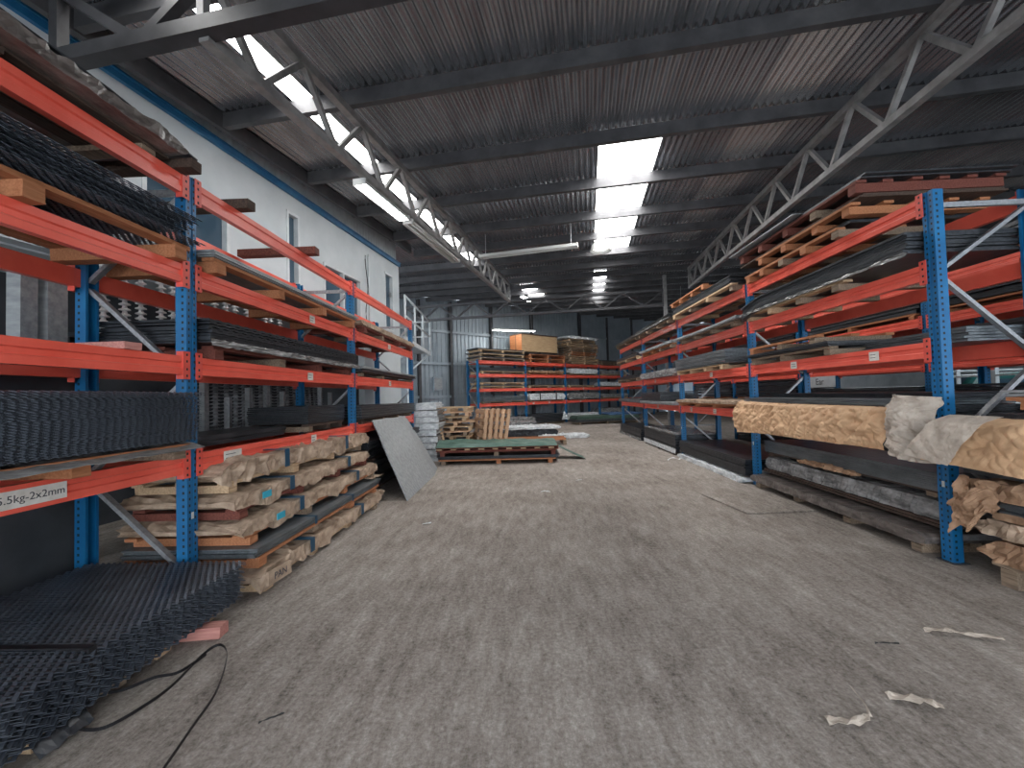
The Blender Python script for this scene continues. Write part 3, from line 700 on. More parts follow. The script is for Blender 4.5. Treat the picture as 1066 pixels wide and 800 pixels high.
# paper wrapped stack reaching out over the floor, second bay
zz = .001; lay = [(-.47, .10, 'wood_pale', .075, 3.20, 5.75, 2), (-.44, .075, 'wood_orange', .085, 3.20, 5.95, 0), (-.33, .10, 'wood_orange', .09, 3.20, 6.05, 2), (-.26, .10, 'wood_red', .085, 3.22, 6.02, 1), (-.16, .14, 'wood_pale', .09, 3.25, 6.08, 2)]
ordn = ['bottom', 'second lowest', 'middle', 'second highest', 'topmost']
for i, (v0, T, wm, h, a, b, st) in enumerate(lay):
    skid(FL, a, b, v0, .62, zz, h, wm, 'timber skid under the %s layer of the paper wrapped stack' % ordn[i], nx=4)
    zz += h + .003
    if i == 1: bundle(FL, a, b, v0, .64, zz, T, 'steel_grey', 'bare grey sheets, second lowest layer of the paper wrapped stack', 4, .02, straps=2, strap_m='strap_blue')
    else: wrapped(FL, a - .04, b + (.12 if i != 3 else .0), v0 - .012, .66, zz, T, 'kraft_pale', 'kraft wrapped sheets, %s layer of the stack beside the low mesh stack' % ordn[i], (.042, .03, .040, .040, .055)[i], 6, straps=2, stickers=(-1.05,) if i in (2, 3) else (), ragged=.075, rz=R.uniform(-.008, .008))
    zz += T + (.016 if i != 1 else .004)
mb = MB(); mb.box(-.13, .13, -.012, .012, 0, .10, 0, .004)
o = tag(put('carton_flap', mb, 'kraft_pale', None, (-2.02, 3.32, .075), PI / 2 - .12), 'printed carton flap at the near end of the bottom paper layer', 'cardboard')
link('lettering', text_mesh('PAN', .075), o, (0, -.0155, .05), rot=(PI / 2, 0, 0))
wrapped(FL, 5.45, 6.2, -.42, -.02, .03, .14, 'kraft_pale', 'torn kraft paper spilling from the far end of the paper wrapped stack', .06, 6)
paper_sheet('torn_paper', 'loose kraft paper flap at the far end of the middle wrapped layer', 'paper', 'kraft_pale', lambda u, v: (-2.18 - .5 * v, 5.75 + .55 * u, .40 - .05 * u), 14, 12, .03, 5, (0, 0, 1))
# third bay
S('L', 2, 2, .04, .96, -.06, .84, 0, .10, 'wood_red', nx=4, desc='reddish timber skid')
Bd('L', 2, 2, .03, .97, -.08, .82, .105, .08, 'kraft_pale', 'kraft wrapped bundle', wrap=True, amp=.02)
S('L', 2, 1, .04, .95, -.03, .84, 0, .07, 'wood_dark', nx=4, desc='dark timber skid')
Bd('L', 2, 1, .03, .97, -.08, .84, .072, .045, 'steel_dark', 'dark lower sheets', n=2, jit=.03)
Bd('L', 2, 1, .02, .975, -.10, .84, .118, .04, 'steel_mid', 'pale grey sheet bundle', n=2, jit=.02)
S('L', 2, 0, .04, .95, -.02, .84, 0, .08, 'wood_dark', nx=4, desc='dark timber skid')
Bd('L', 2, 0, .03, .965, -.06, .84, .085, .20, 'steel_dark', 'long dark sheet bundle', n=5, jit=.012)
S('L', 2, -1, .03, .97, -.16, .8, 0, .1, 'wood_dark', desc='dark timber skid')
for k, (T, v) in enumerate(((.12, -.18), (.10, -.12), (.12, -.2), (.12, -.1), (.13, -.15))):
    Bd('L', 2, -1, .03, .97, v, .8, .105 + [0, .16, .30, .46, .62][k], T, 'steel_black', '%s dark mesh pack' % ordn[k], n=5, jit=.03, wavy=.004)
    if k < 4:
        S('L', 2, -1, .06, .94, v + .05, .8, .105 + [.125, .265, .425, .585][k], .032, 'wood_dark', desc='slat skid over %s bundle' % ordn[k])
# leaning grey sheet
q00, q10, q01, q11 = Vector((-1.75, 6.05, .004)), Vector((-1.80, 8.80, .004)), Vector((-2.46, 6.60, 1.17)), Vector((-2.52, 9.02, 1.13))
def lean(u, v):
    p = q00.lerp(q10, u).lerp(q01.lerp(q11, u), v); k = max(0, u - .72) / .28
    return p + Vector((-.10 * k, 0, .0)) + Vector((.012, 0, .006)) * nz(u * 3, v * 3, 1)
mb = MB(); mb.sheet(50, 12, lean, Vector((-.016, 0, -.008))); o = put('leaning_sheet', mb, 'steel_mid'); tag(o, 'big grey creased sheet leaning against the lowest beam of the office wall rack', 'steel sheet')
# ------------------------------------------------------------------ insulator strings, ribbed columns and grey ducts behind the office wall rack
mb = MB(); mb.box(-.1, .1, .3, 3.2, -.04, 0)
for y in (.34, 3.15): mb.box(-.1, -.06, y - .02, y + .02, -2.15 if y < 1 else -1.04, -.04)
tag(put('storage_bench', mb, 'steel_black', None, (-3.83, 3.1, 2.15)), 'dark steel bench carrying the white insulator strings behind the rack', 'bench')
def disc_string(n, pitch, r, base, mi='insulator'):
    mb = MB(); prof = [(.012, 0)]
    for i in range(n):
        z = pitch * i; prof += [(r * .38, z + .002), (r, z + pitch * .16), (r * .98, z + pitch * .3), (r * .45, z + pitch * .55), (r * .36, z + pitch * .95)]
    prof += [(.02, pitch * n), (.02, pitch * n + .03), (0, pitch * n + .03)]
    mb.lathe(prof, 14); return mb.mesh(base, mi, True)
i_meshes = {n: disc_string(n, .05, .045, 'insulator_string') for n in (16, 18, 21)}
for k in range(15):
    n = (18, 21, 16, 18)[k % 4]
    tag(link('insulator_string', i_meshes[n], None, (-3.75 + .02 * math.sin(k * 9), 3.57 + .19 * k, 2.15)), 'white stacked disc insulator string standing behind the office wall rack', 'insulator', 'white insulator strings behind the office wall rack')
c_mesh = disc_string(22, .043, .062, 'ribbed_column', 'disc_dark')
mb = MB(); mb.box(-.2, .2, -2.4, -.42, 0, 1.75); tag(put('dark_plinth', mb, 'darkwall', None, (-3.80, 3.8, .001)), 'tall dark box added to darken the space under the grey ducts', 'plinth')  # dark box added to darken the area below the ducts
mb = MB(); mb.box(-.2, .2, .0, 3.35, 0, 1.1); tag(put('dark_plinth', mb, 'darkwall', None, (-3.86, 4.3, .001)), 'dark plinth under the ribbed columns behind the office wall rack', 'plinth')
for k in range(17):
    tag(link('ribbed_column', c_mesh, None, (-3.76 + .03 * math.sin(k * 7), 4.5 + .19 * k, 1.102)), 'dark ribbed column in the row behind the lowest office wall shelf', 'ribbed column', 'dark ribbed columns behind the office wall rack')
    if k % 2 == 0:
        mb = MB(); hh = R.uniform(.3, .8); mb.box(-.03, .03, -.035, .035, 0, hh); tag(put('steel_strip', mb, 'galv' if k % 4 else 'steel_mid', None, (-3.64, 4.59 + .19 * k, 1.102), .1 * (k % 3)), 'pale steel strip standing between the dark ribbed columns', 'steel strip', 'pale strips among the ribbed columns')
for y, w, nm in ((2.98, .055, 'slim'), (3.16, .07, 'wide')):
    mb = MB(); mb.box(-w, w, -w, w, 0, .9); mb.box(-w * .9, w * .9, -w * .9, w * .9, .9, .91); tag(put('square_duct', mb, 'steel_mid', None, (-3.76, y, 1.752)), '%s upright grey duct standing behind the first bay of the office wall rack' % nm, 'duct')

# ------------------------------------------------------------------ kraft paper rack across the aisle (bay index 3 is the one by the camera)
# first bay
S('R', 3, 3, .02, .70, -.08, 1.3, 0, .11, 'wood_orange', nx=5, desc='lower orange skid')
Bd('R', 3, 3, .0, .72, -.02, 1.3, .112, .05, 'steel_black', 'thin black sheets', n=2, jit=.04)
S('R', 3, 3, .16, .78, -.10, 1.3, .165, .11, 'wood_orange', nx=4, nb=5, desc='middle orange skid')
Bd('R', 3, 3, .0, .80, -.06, 1.32, .277, .05, 'wood_dark', 'dark board layer', n=2, jit=.05)
S('R', 3, 3, .0, .81, -.12, 1.32, .33, .12, 'wood_red', nx=5, nb=6, desc='uppermost red brown skid')
Bd('R', 3, 3, -.02, .82, -.12, 1.34, .452, .035, 'steel_dark', 'topmost dark sheets', n=2, jit=.04)
Bd('R', 3, 3, -.04, .50, -.17, .9, .49, .02, 'galv', 'narrow bright sheets closing the pile', n=2, jit=.03)
S('R', 3, 2, .0, .72, -.10, .85, 0, .10, 'wood_pale', nx=4, desc='pale timber skid')
dr = lambda s: -.16 * max(0, .22 - s) / .22
Bd('R', 3, 2, -.02, .98, -.13, .85, .105, .20, 'steel_dark', 'black drooping sheet bundle', n=8, jit=.02, droop=lambda s: -.09 * (max(0, .2 - s) / .2) ** 1.3, film=('grey_film', .03))
S('R', 3, 1, .0, .55, -.06, .85, .16, .10, 'wood_orange', nx=3, desc='upper orange skid')
S('R', 3, 1, .02, .62, -.04, .85, .0, .10, 'wood_grey', nx=3, desc='grey splintered skid')
Bd('R', 3, 1, .0, .62, -.08, .85, .102, .055, 'steel_dark', 'rough thin sheets', n=3, jit=.04)
Bd('R', 3, 1, .45, .97, .35, .86, .0, .13, 'steel_grey', 'grey sheet bundle', n=5)
Bd('R', 3, 0, -.02, .985, -.14, .86, .04, .10, 'steel_dark', 'dark lower sheets', n=5, jit=.01)
Bd('R', 3, 0, -.02, .93, -.16, .86, .142, .06, 'steel_grey', 'bluish grey sheets', n=3, jit=.015)
Bd('R', 3, 0, .1, .95, .2, .8, .204, .05, 'steel_black', 'thin black sheets', n=3, jit=.05)
for u in (9.6, 10.8, 12.0):
    mb = MB(); mb.box(-.05, .05, 0, .9, 0, .037); tag(put('timber_bearer', mb, 'wood_dark', None, FR.w(u, -.04, top('R', 0)), FR.r), 'dark bearer under the kraft draped sheets, %s' % {9.6: 'at the second blue post', 10.8: 'halfway along', 12.0: 'close to the end post'}[u], 'timber')
# the kraft paper hanging over the front of the lowest shelf
def drape(u, v):
    uu = 9.28 + 2.72 * u - .10 * math.sin(PI * v) * (1 - u) ** 3; z = 1.315 - .45 * v + .04 * u * v + .06 * (1 - u) ** 6 * (0.5 - v)
    y = -.205 - .03 * math.sin(v * 2.6) - .02 * v
    if v < .10: y += .06 * (1 - v / .10); z -= .012 * (1 - v / .1)
    p = FR.w(uu, y, z); return p
pn = FR.w(0, -1, 0) - FR.w(0, 0, 0)
paper_sheet('kraft_paper', 'brown crumpled kraft paper hanging over the lowest shelf of the aisle rack', 'paper', 'kraft', drape, 230, 46, .040, 3.6, pn, seed=3)
def flap(u, v):
    a = 12.02 + .33 * u + .03 * math.sin(6 * v); z = 1.42 - .55 * v - .03 * u
    y = -.24 + .10 * math.sin(PI * (u * .9 + .05)) * -1 + .12 * u + (.16 * (1 - v / .3) if v < .3 else 0)
    return FR.w(a - .12 * (.5 - v), y, z)
paper_sheet('kraft_paper', 'greyed paper flap twisted round the end of the kraft drape', 'paper', 'kraft_grey', flap, 26, 30, .05, 5, pn, seed=9)
# floor below
S('R', 3, -1, .0, .96, -.02, .8, 0, .09, 'wood_grey', nx=4, desc='grey timber skid')
Bd('R', 3, -1, .01, .975, -.10, .83, .095, .10, 'film_brown', 'dusty film wrapped bottom bundle', wrap=True, amp=.018, freq=5)
Bd('R', 3, -1, .02, .97, .10, .83, .23, .05, 'wood_dark', 'dark boards', n=2, jit=.02)
Bd('R', 3, -1, .02, .97, .12, .83, .285, .17, 'grey_film', 'film wrapped middle bundle', wrap=True, amp=.025, freq=6)
S('R', 3, -1, .03, .95, .15, .83, .475, .06, 'wood_dark', nx=3, desc='dark skid between the grey bundles,')
Bd('R', 3, -1, .02, .945, .13, .83, .537, .17, 'steel_grey', 'upper ribbed grey sheets', n=10, jit=.008)
wrapped(FR, 10.2, 11.2, .08, .14, .50, .05, 'kraft_brown', 'strip of torn brown paper between the grey sheet bundles on the floor', .04, 7)
# second bay
S('R', 2, 3, .02, .96, -.14, .84, 0, .11, 'wood_pale', nx=4, desc='pale timber skid')
S('R', 2, 3, .0, .62, -.16, .80, .28, .10, 'wood_orange', nx=4, desc='raised orange skid')
Bd('R', 2, 3, .0, .9, -.10, .84, .115, .16, 'steel_dark', 'dark sheet bundle', n=5, jit=.04)
S('R', 2, 2, .1, .95, -.1, .84, 0, .09, 'wood_grey', nx=4, desc='grey timber skid')
Bd('R', 2, 2, -.06, .98, -.15, .84, .095, .055, 'steel_mid', 'pale sagging sheets', n=3, jit=.03, droop=lambda s: -.02 * math.sin(PI * s))
S('R', 2, 1, .03, .80, -.1, .84, 0, .09, 'wood_pale', nx=4, desc='pale timber skid')
Bd('R', 2, 1, .03, .82, -.12, .84, .095, .25, 'steel_grey', 'thick grey sheet bundle', n=8, jit=.01)
S('R', 2, 0, .03, .97, -.1, .84, 0, .08, 'wood_orange', nx=4, desc='orange timber skid')
Bd('R', 2, 0, .02, .97, -.13, .84, .085, .06, 'kraft_pale', 'crumpled kraft wrapped bundle', wrap=True, amp=.025)
Bd('R', 2, -1, .03, .97, -.10, .84, .12, .26, 'steel_black', 'black sheet stack', n=9, jit=.012)
Bd('R', 2, -1, .03, .97, -.16, .80, .001, .09, 'white_film', 'white film wrapped base bundle', wrap=True, amp=.03, freq=6)
# third bay
S('R', 1, 3, .02, .97, -.14, .84, 0, .10, 'wood_grey', nx=4, desc='grey timber skid')
Bd('R', 1, 3, .0, .99, -.15, .84, .105, .10, 'steel_dark', 'rough dark bundle', n=4, jit=.05, film=('grey_film', .04))
S('R', 1, 2, .1, .97, -.1, .84, 0, .1, 'wood_orange', nx=4, desc='orange timber skid')
Bd('R', 1, 2, .05, .97, -.12, .84, .105, .07, 'steel_mid', 'pale grey sheets', n=3, jit=.04)
Bd('R', 1, 1, .04, .97, -.12, .84, .01, .17, 'grey_film', 'film wrapped bundle', wrap=True, amp=.025)
Bd('R', 1, 0, .05, .65, -.12, .84, .09, .24, 'steel_dark', 'grey blue sheet bundle', n=7, jit=.02)
Bd('R', 1, 0, .0, 1., -.14, .84, .0, .08, 'steel_mid', 'pale lower sheets', n=3, jit=.03)
# crate-like dark bundle in white film on the floor
Bd('R', 1, -1, .12, .97, -.12, .84, .06, .42, 'steel_black', 'tall dark bundle', n=6, jit=.006, film=('white_film', .12))
Bd('R', 1, -1, .12, .97, -.14, .86, .485, .02, 'grey_film', 'pale film lid', n=1)
S('R', 1, -1, .12, .97, -.12, .84, 0, .055, 'wood_dark', desc='dark timber skid')
# fourth bay
for l, mm, d in ((3, 'wood_grey', 'grey timber skid'), (2, 'wood_pale', 'pale timber skid'), (1, 'wood_grey', 'grey timber skid')):
    S('R', 0, l, .02, .97, -.14, .84, 0, .1, mm, desc=d)
    Bd('R', 0, l, .0, .98, -.16, .84, .105, .10, 'steel_dark', 'rough dark bundle', n=4, jit=.05)
Bd('R', 0, 0, .02, .98, -.12, .84, 0, .12, 'steel_grey', 'grey sheet bundle', n=4, jit=.03)
Bd('R', 0, -1, .04, .97, -.1, .84, .001, .36, 'steel_black', 'black film covered stack', n=6, jit=.02, film=('grey_film', .1))
# rear rack stock
for b, l, T, m_ in ((3, 3, .3, 'steel_dark'), (2, 3, .25, 'steel_dark'), (1, 3, .3, 'steel_dark'), (3, 2, .25, 'steel_black'), (2, 2, .3, 'steel_dark'), (1, 2, .3, 'steel_black'), (3, 1, .35, 'steel_dark'), (2, 1, .25, 'steel_black'), (0, 2, .3, 'steel_dark'),
                    (3, 0, .22, 'steel_black'), (2, 0, .2, 'steel_dark'), (1, 0, .5, 'steel_black'), (3, -1, .6, 'steel_black'), (2, -1, .7, 'steel_black'), (1, -1, .8, 'steel_black'), (0, 0, .5, 'steel_black')):
    if l >= 0: S('2', b, l, .05, .95, .02, .84, 0, .1, 'wood_orange', desc='timber skid')
    Bd('2', b, l, .04, .96, .0, .85, .105 if l >= 0 else .001, T, m_, 'dark sheet bundle', n=5, jit=.04)
# ------------------------------------------------------------------ pallets standing past the end of the kraft paper rack
E_ = Frame(3.47, 3.30, -PI / 2)
skid(E_, 0, 2.4, .02, 1.15, .001, .16, 'wood_grey', 'weathered pallet on the floor past the end of the kraft paper rack', nx=4, nb=4)
wrapped(E_, .0, 2.4, .0, 1.15, .165, .17, 'kraft_brown', 'lower torn brown bundle on the pallet past the rack end', .06, 6)
wrapped(E_, -.02, 2.4, -.02, 1.15, .36, .12, 'kraft_pale', 'middle torn paper bundle on the pallet past the rack end', .055, 7)
bundle(E_, .1, 2.4, .05, 1.15, .51, .10, 'steel_grey', 'grey sheets showing through torn paper past the rack end', 5, .03, film=('kraft_brown', .05))
wrapped(E_, -.1, 2.4, -.05, 1.15, .635, .13, 'kraft_brown', 'top torn brown bundle below the draped black sheets', .06, 5)
bundle(E_, -.05, 2.4, -.05, 1.15, .80, .40, 'steel_black', 'black sheet block under the kraft drape past the rack end', 9, .015)
wrapped(E_, .15, 2.4, -.05, 1.12, 1.215, .06, 'steel_black', 'black plastic roll lying over the kraft drape past the rack end', .012, 5, ends=False)
skid(E_, .1, 2.4, .1, 1.15, 1.30, .09, 'wood_orange', 'timber skid on top of the draped block past the rack end')
bundle(E_, .12, 2.4, .1, 1.15, 1.393, .05, 'steel_mid', 'pale sheets topping the pile past the rack end', 2, .03)
pe = E_.w(0, -1, 0) - E_.w(0, 0, 0)
def drape2(u, v):
    uu = -.22 + 2.6 * u + .25 * (1 - u) * (1 - v); z = 1.245 - (.36 + .08 * u) * v
    y = -.13 - .09 * math.sin(v * 1.7) + (.10 * (1 - v / .12) if v < .12 else 0)
    return E_.w(uu, y, z)
paper_sheet('kraft_paper', 'brown kraft paper draped over the black sheets past the rack end', 'paper', 'kraft', drape2, 170, 40, .026, 3.2, pe, seed=21)
paper_sheet('kraft_paper', 'grey folded paper corner lying over the brown drape past the rack end', 'paper', 'kraft_grey', lambda u, v: E_.w(-.24 + .36 * u + .22 * (1 - v) , -.265 - .08 * math.sin(v * 1.7) + (.1 * (1 - v / .12) if v < .12 else 0), 1.262 - .335 * v - .035 * u * v), 18, 20, .014, 6, pe, seed=31)
paper_sheet('torn_paper', 'torn brown paper rag hanging from the pallet corner past the rack end', 'paper', 'kraft_brown', lambda u, v: E_.w(-.1 + .3 * u, -.10 - .05 * v + .04 * math.sin(u * 7), .74 - .42 * v * (1 - .5 * u) + .05 * math.sin(u * 9)), 16, 18, .06, 6, pe, seed=41)

# ------------------------------------------------------------------ back wall rack
for k in range(3): S('B', 0, 3, .0, .97, -.1, .84, .0 + .19 * k, .12, 'wood_pale' if k else 'wood_grey', desc='%s flat skid' % ['bottom', 'middle', 'upper'][k])
for k in range(3): Bd('B', 0, 3, -.02, .96, -.08, .84, .122 + .19 * k, .06, 'steel_dark', '%s dark sheets' % ['bottom', 'middle', 'upper'][k], n=2, jit=.05)
for k in range(2): S('B', 1, 3, .06, .98, -.1, .84, .22 * k, .19, 'wood_orange', desc='%s orange skid' % ['bottom', 'upper'][k], nb=3)
Bd('B', 1, 3, -.15, .95, -.1, .84, .42, .06, 'steel_dark', 'dark sheets under the plywood crate', n=2, jit=.04)
u0 = 2.88 - .22; cr = thing('plywood_crate', 'large plywood crate with dark lid standing on top of the back wall rack', 'crate', FB.w(u0, -.02, top('B', 3) + .485), FB.r)
mb = MB(); mb.box(0, 2.5, 0, .9, .06, .90); put('body', mb, 'ply', cr)
mb = MB(); mb.box(-.03, 2.55, -.03, .93, .90, .95); put('lid', mb, 'wood_dark', cr)
for y0, y1 in ((-.005, .42), (.46, .905)):
    mb = MB(); mb.box(-.022, -.001, y0, y1, .06, .90); put('end_panel', mb, 'ply_red', cr)
mb = MB(); mb.box(-.03, -.001, .42, .46, .06, .90); put('end_batten', mb, 'wood_dark', cr)
for x in (.15, 1.3, 2.5):
    mb = MB(); mb.box(x, x + .1, .0, .9, 0, .06); put('bearer', mb, 'wood_dark', cr)
z = 0
for k in range(12):
    S('B', 2, 3, .10 + R.uniform(-.05, .03), .93 + R.uniform(-.04, .05), -.1 + R.uniform(-.05, .05), .84, z, .095, R.choice(['wood_pale', 'wood_grey', 'wood_pale', 'wood_orange']), group='flat skids in the tall pile', tilt=R.uniform(-.03, .03))
    z += .117
for o in [q for q in C.objects if q.get('group') == 'flat skids in the tall pile']: o['label'] = 'flat skid in the tall pile beside the plywood crate'
Bd('B', 2, 3, .06, .92, -.12, .84, z + .01, .13, 'white_film', 'silver film bundle crowning the tall pile', wrap=True, amp=.07)
for k in range(2): S('B', 3, 3, .02, .97, -.1, .84, .13 * k, .11, 'wood_grey', desc='%s grey skid' % ['bottom', 'upper'][k])
Bd('B', 3, 3, .0, .97, -.12, .84, .262, .04, 'steel_dark', 'thin dark sheets', n=2, jit=.05)
S('B', 0, 2, .03, .97, -.04, .84, 0, .13, 'wood_pale'); Bd('B', 0, 2, .0, .97, -.06, .84, .135, .16, 'steel_dark', 'dark sheet bundle', n=4)
S('B', 1, 2, .06, .95, -.04, .84, 0, .10, 'wood_orange'); Bd('B', 1, 2, .05, .95, -.06, .84, .105, .10, 'kraft_brown', 'torn brown bundle', wrap=True, amp=.04)
Bd('B', 2, 2, .12, .93, -.06, .84, .1, .26, 'white_film', 'white film bundle', wrap=True, amp=.03); S('B', 2, 2, .1, .95, -.04, .84, 0, .09, 'wood_grey')
Bd('B', 3, 2, .04, .96, -.06, .84, .1, .2, 'grey_film', 'cloudy film bundle', wrap=True, amp=.02); S('B', 3, 2, .04, .96, -.04, .84, 0, .09, 'wood_pale')
for k in range(2): S('B', 0, 1, .02, .96, -.04, .84, .17 * k, .11, 'wood_pale', desc='%s pale skid' % ['bottom', 'upper'][k])
Bd('B', 0, 1, .02, .96, -.04, .84, .115, .05, 'steel_dark', 'thin dark sheets', n=2)
S('B', 1, 1, .04, .96, -.04, .84, 0, .12, 'wood_pale'); S('B', 2, 1, .06, .82, -.04, .84, 0, .12, 'wood_pale')
Bd('B', 1, 1, .04, .94, -.02, .84, .125, .05, 'steel_dark', 'thin dark sheets', n=2); Bd('B', 3, 1, .0, .97, -.08, .84, .08, .22, 'white_film', 'white film bundle', wrap=True, amp=.03); S('B', 3, 1, .04, .96, -.04, .84, 0, .075, 'wood_grey')
Bd('B', 0, 0, .06, .98, -.06, .84, .09, .24, 'steel_grey', 'grey sheet bundle', n=6); S('B', 0, 0, .04, .96, -.04, .84, 0, .085, 'wood_grey')
Bd('B', 1, 0, .06, .95, -.06, .84, .09, .32, 'white_film', 'white film bundle', wrap=True, amp=.03, straps=2, strap_m='strap_black'); S('B', 1, 0, .04, .96, -.04, .84, 0, .085, 'wood_grey')
Bd('B', 2, 0, .04, .96, -.06, .84, .06, .34, 'grey_film', 'cloudy film bundle', wrap=True, amp=.025); S('B', 2, 0, .04, .96, -.04, .84, 0, .055, 'wood_dark')
Bd('B', 3, 0, .06, .96, -.06, .84, .09, .2, 'grey_film', 'cloudy film bundle', wrap=True, amp=.025); S('B', 3, 0, .04, .96, -.04, .84, 0, .085, 'wood_pale')
Bd('B', 0, -1, .05, 1.02, -.7, .7, .12, .34, 'grey_film', 'protruding cloudy film bundle', wrap=True, amp=.05); S('B', 0, -1, .05, .98, -.65, .7, 0, .11, 'wood_grey', desc='grey skid under the cloudy film bundle')
Bd('B', 1, -1, .02, .85, -.3, .84, .1, .42, 'steel_dark', 'dark sheet bundle', n=6); S('B', 1, -1, .03, .85, -.3, .84, 0, .095, 'wood_grey', desc='grey skid under the dark bundle')
paper_sheet('plastic_rag', 'white plastic rag sticking up beside the dark bundle under the back wall rack', 'plastic sheet', 'white_film', lambda u, v: FB.w(4.9 + .3 * u + .2 * v, -.45 - .1 * u, .2 + .45 * v * (1 - u)), 10, 12, .08, 5, (0, -1, 0))
Bd('B', 2, -1, .1, .95, .0, .84, .1, .32, 'white_film', 'white film bundle', wrap=True, amp=.05); S('B', 2, -1, .1, .95, .0, .84, 0, .095, 'wood_grey')
Bd('B', 3, -1, .05, .95, .0, .84, .1, .5, 'grey_film', 'cloudy film bundle', wrap=True, amp=.05); S('B', 3, -1, .05, .95, .0, .84, 0, .095, 'wood_grey')
G_ = Frame(2.45, 20.2, math.radians(12))
skid(G_, .1, 3.3, 0, 1.1, .001, .12, 'wood_grey', 'skid under the dark green sheets in front of the back wall rack')
bundle(G_, .0, 3.4, -.05, 1.15, .125, .12, 'steel_dark', 'dark sheets under the dark green ones before the back wall rack', 4, .06)
bundle(G_, .1, 3.3, -.05, 1.15, .25, .16, 'green_dark', 'dark green sheets stacked on a skid before the back wall rack', 4, .06)
wrapped(G_, 1.8, 3.5, .1, 1.2, .415, .10, 'blue_tarp', 'blue tarpaulin bundle lying on the dark green sheets', .05, 4)

def car(x, y, label):
    o = thing('parked_car', label, 'car', (x, y, 0), BROT)
    side = [(-2.1, .35), (-2.15, .8), (-1.95, 1.05), (-1.0, 1.12), (-.45, 1.72), (.9, 1.78), (1.6, 1.25), (2.1, 1.15), (2.15, .4)]
    mb = MB(); k = 0; n = len(side)
    for yy, sc in ((-.85, .96), (-.78, 1.), (.78, 1.), (.85, .96)):
        for a, b in side: mb.v.append((a * sc, yy * (1 if b < 1.2 else .86), .35 + (b - .35) * sc))
    for i in range(3):
        for q in range(n): mb.f.append((i * n + q, i * n + (q + 1) % n, (i + 1) * n + (q + 1) % n, (i + 1) * n + q)); mb.m.append(0)
    mb.f.append(tuple(range(n))[::-1]); mb.f.append(tuple(3 * n + q for q in range(n))); mb.m += [0, 0]
    put('body', mb, 'car_teal', o, smooth=False)
    for a, b, nm in (((-.93, 1.17), (-.5, 1.66), 'windscreen'), ((1.0, 1.72), (1.55, 1.3), 'rear_window')):
        m2 = MB(); off = -.03 if nm == 'windscreen' else .03
        m2.v += [(a[0] + off, -.62, a[1] + .02), (a[0] + off, .62, a[1] + .02), (b[0] + off, .58, b[1] + .02), (b[0] + off, -.58, b[1] + .02)]; m2.f.append((0, 1, 2, 3)); m2.m.append(0); put(nm, m2, 'glass_dark', o)
    for yy in (-.80, .80):
        m2 = MB(); m2.box(-.35, 1.05, yy - .01, yy + .01, 1.2, 1.6); put('side_window', m2, 'glass_dark', o)
        for xx in (-1.35, 1.35):
            m2 = MB(); m2.tube([(xx, yy - .1, .33), (xx, yy + .1, .33)], .33, 20); put('wheel', m2, 'rubber', o)
    m2 = MB(); m2.tube([(-1.0, -.7, 1.83), (1.0, -.7, 1.83)], .03, 6); put('roof_bar', m2, 'white_paint', o)
car(12.6, 12.0, 'teal car parked outside the window band, second from the end post'); car(12.2, 9.2, 'teal car parked outside the window band, seen past the blue end post')
sg = thing('hanging_sign', 'small white board with dark letters hanging behind the aisle rack', 'sign', F2.w(6.9, -.02, 1.50), F2.r)
mb = MB(); mb.box(-.45, .45, -.006, 0, 0, .23); put('board', mb, 'white_paint', sg); link('lettering', text_mesh('Ear', .19), sg, (0, -.007, .115), rot=(PI / 2, 0, 0))
# ------------------------------------------------------------------ things standing in the middle at the back
T_ = Frame(-1.98, 9.17, .01)
skid(T_, .0, 2.66, 0, 1.15, .001, .11, 'wood_orange', 'bottom skid of the green tarpaulin stack', nx=3, nb=3)
bundle(T_, .0, 2.70, .03, 1.15, .115, .07, 'steel_black', 'black sheets between the skids of the green tarpaulin stack', 3, .03)
skid(T_, .02, 2.68, -.02, 1.15, .19, .11, 'wood_red', 'upper skid carrying the green tarpaulin', nx=3, nb=3)
o = thing('timber_deck', 'red brown slatted deck with pale batten ends below the green tarpaulin', 'pallet', T_.w(1.34, .56, .303), T_.r)
for z0, z1, nm in ((0, .025, 'lower_board'), (.055, .08, 'upper_board')):
    mb = MB(); mb.box(-1.36, 1.36, -.60, .58, z0, z1); put(nm, mb, 'wood_red', o)
for k in range(9):
    x = -1.28 + .31 * k; mb = MB(); mb.box(x - .06, x + .06, -.605, .58, .0255, .0545); put('batten', mb, 'wood_pale', o)
def tarp(u, v):
    x = -.03 + 2.70 * u; y = -.10 + 1.2 * v
    z = .40 + .10 * math.sin(PI * min(1, max(0, v * 1.05))) ** .6 * (1 - .45 * u) + .05 * nz(u * 5, v * 4, 2) + .10 * max(0, .3 - abs(nz(u * 7 + v * 5, v * 2, 8))) - .02
    if v < .1: z -= .05 * (1 - v / .1)
    return T_.w(x, y + .03 * nz(u * 8, 0, 5), max(z, .395))
mb = MB(); mb.sheet(70, 26, tarp, .006); tag(put('green_tarpaulin', mb, 'green_tarp', smooth=True), 'faded green tarpaulin spread over the low stack of skids', 'tarpaulin')
mb = MB(); mb.sheet(16, 6, lambda u, v: (.66 + .7 * u, 9.75 + .5 * v - .2 * u, .40 - .388 * u ** .7 + .03 * math.sin(PI * v) * (1 - u)), .004); tag(put('tarpaulin_tail', mb, 'green_tarp', smooth=True), 'green tarpaulin end trailing off the stack to the floor', 'tarpaulin')
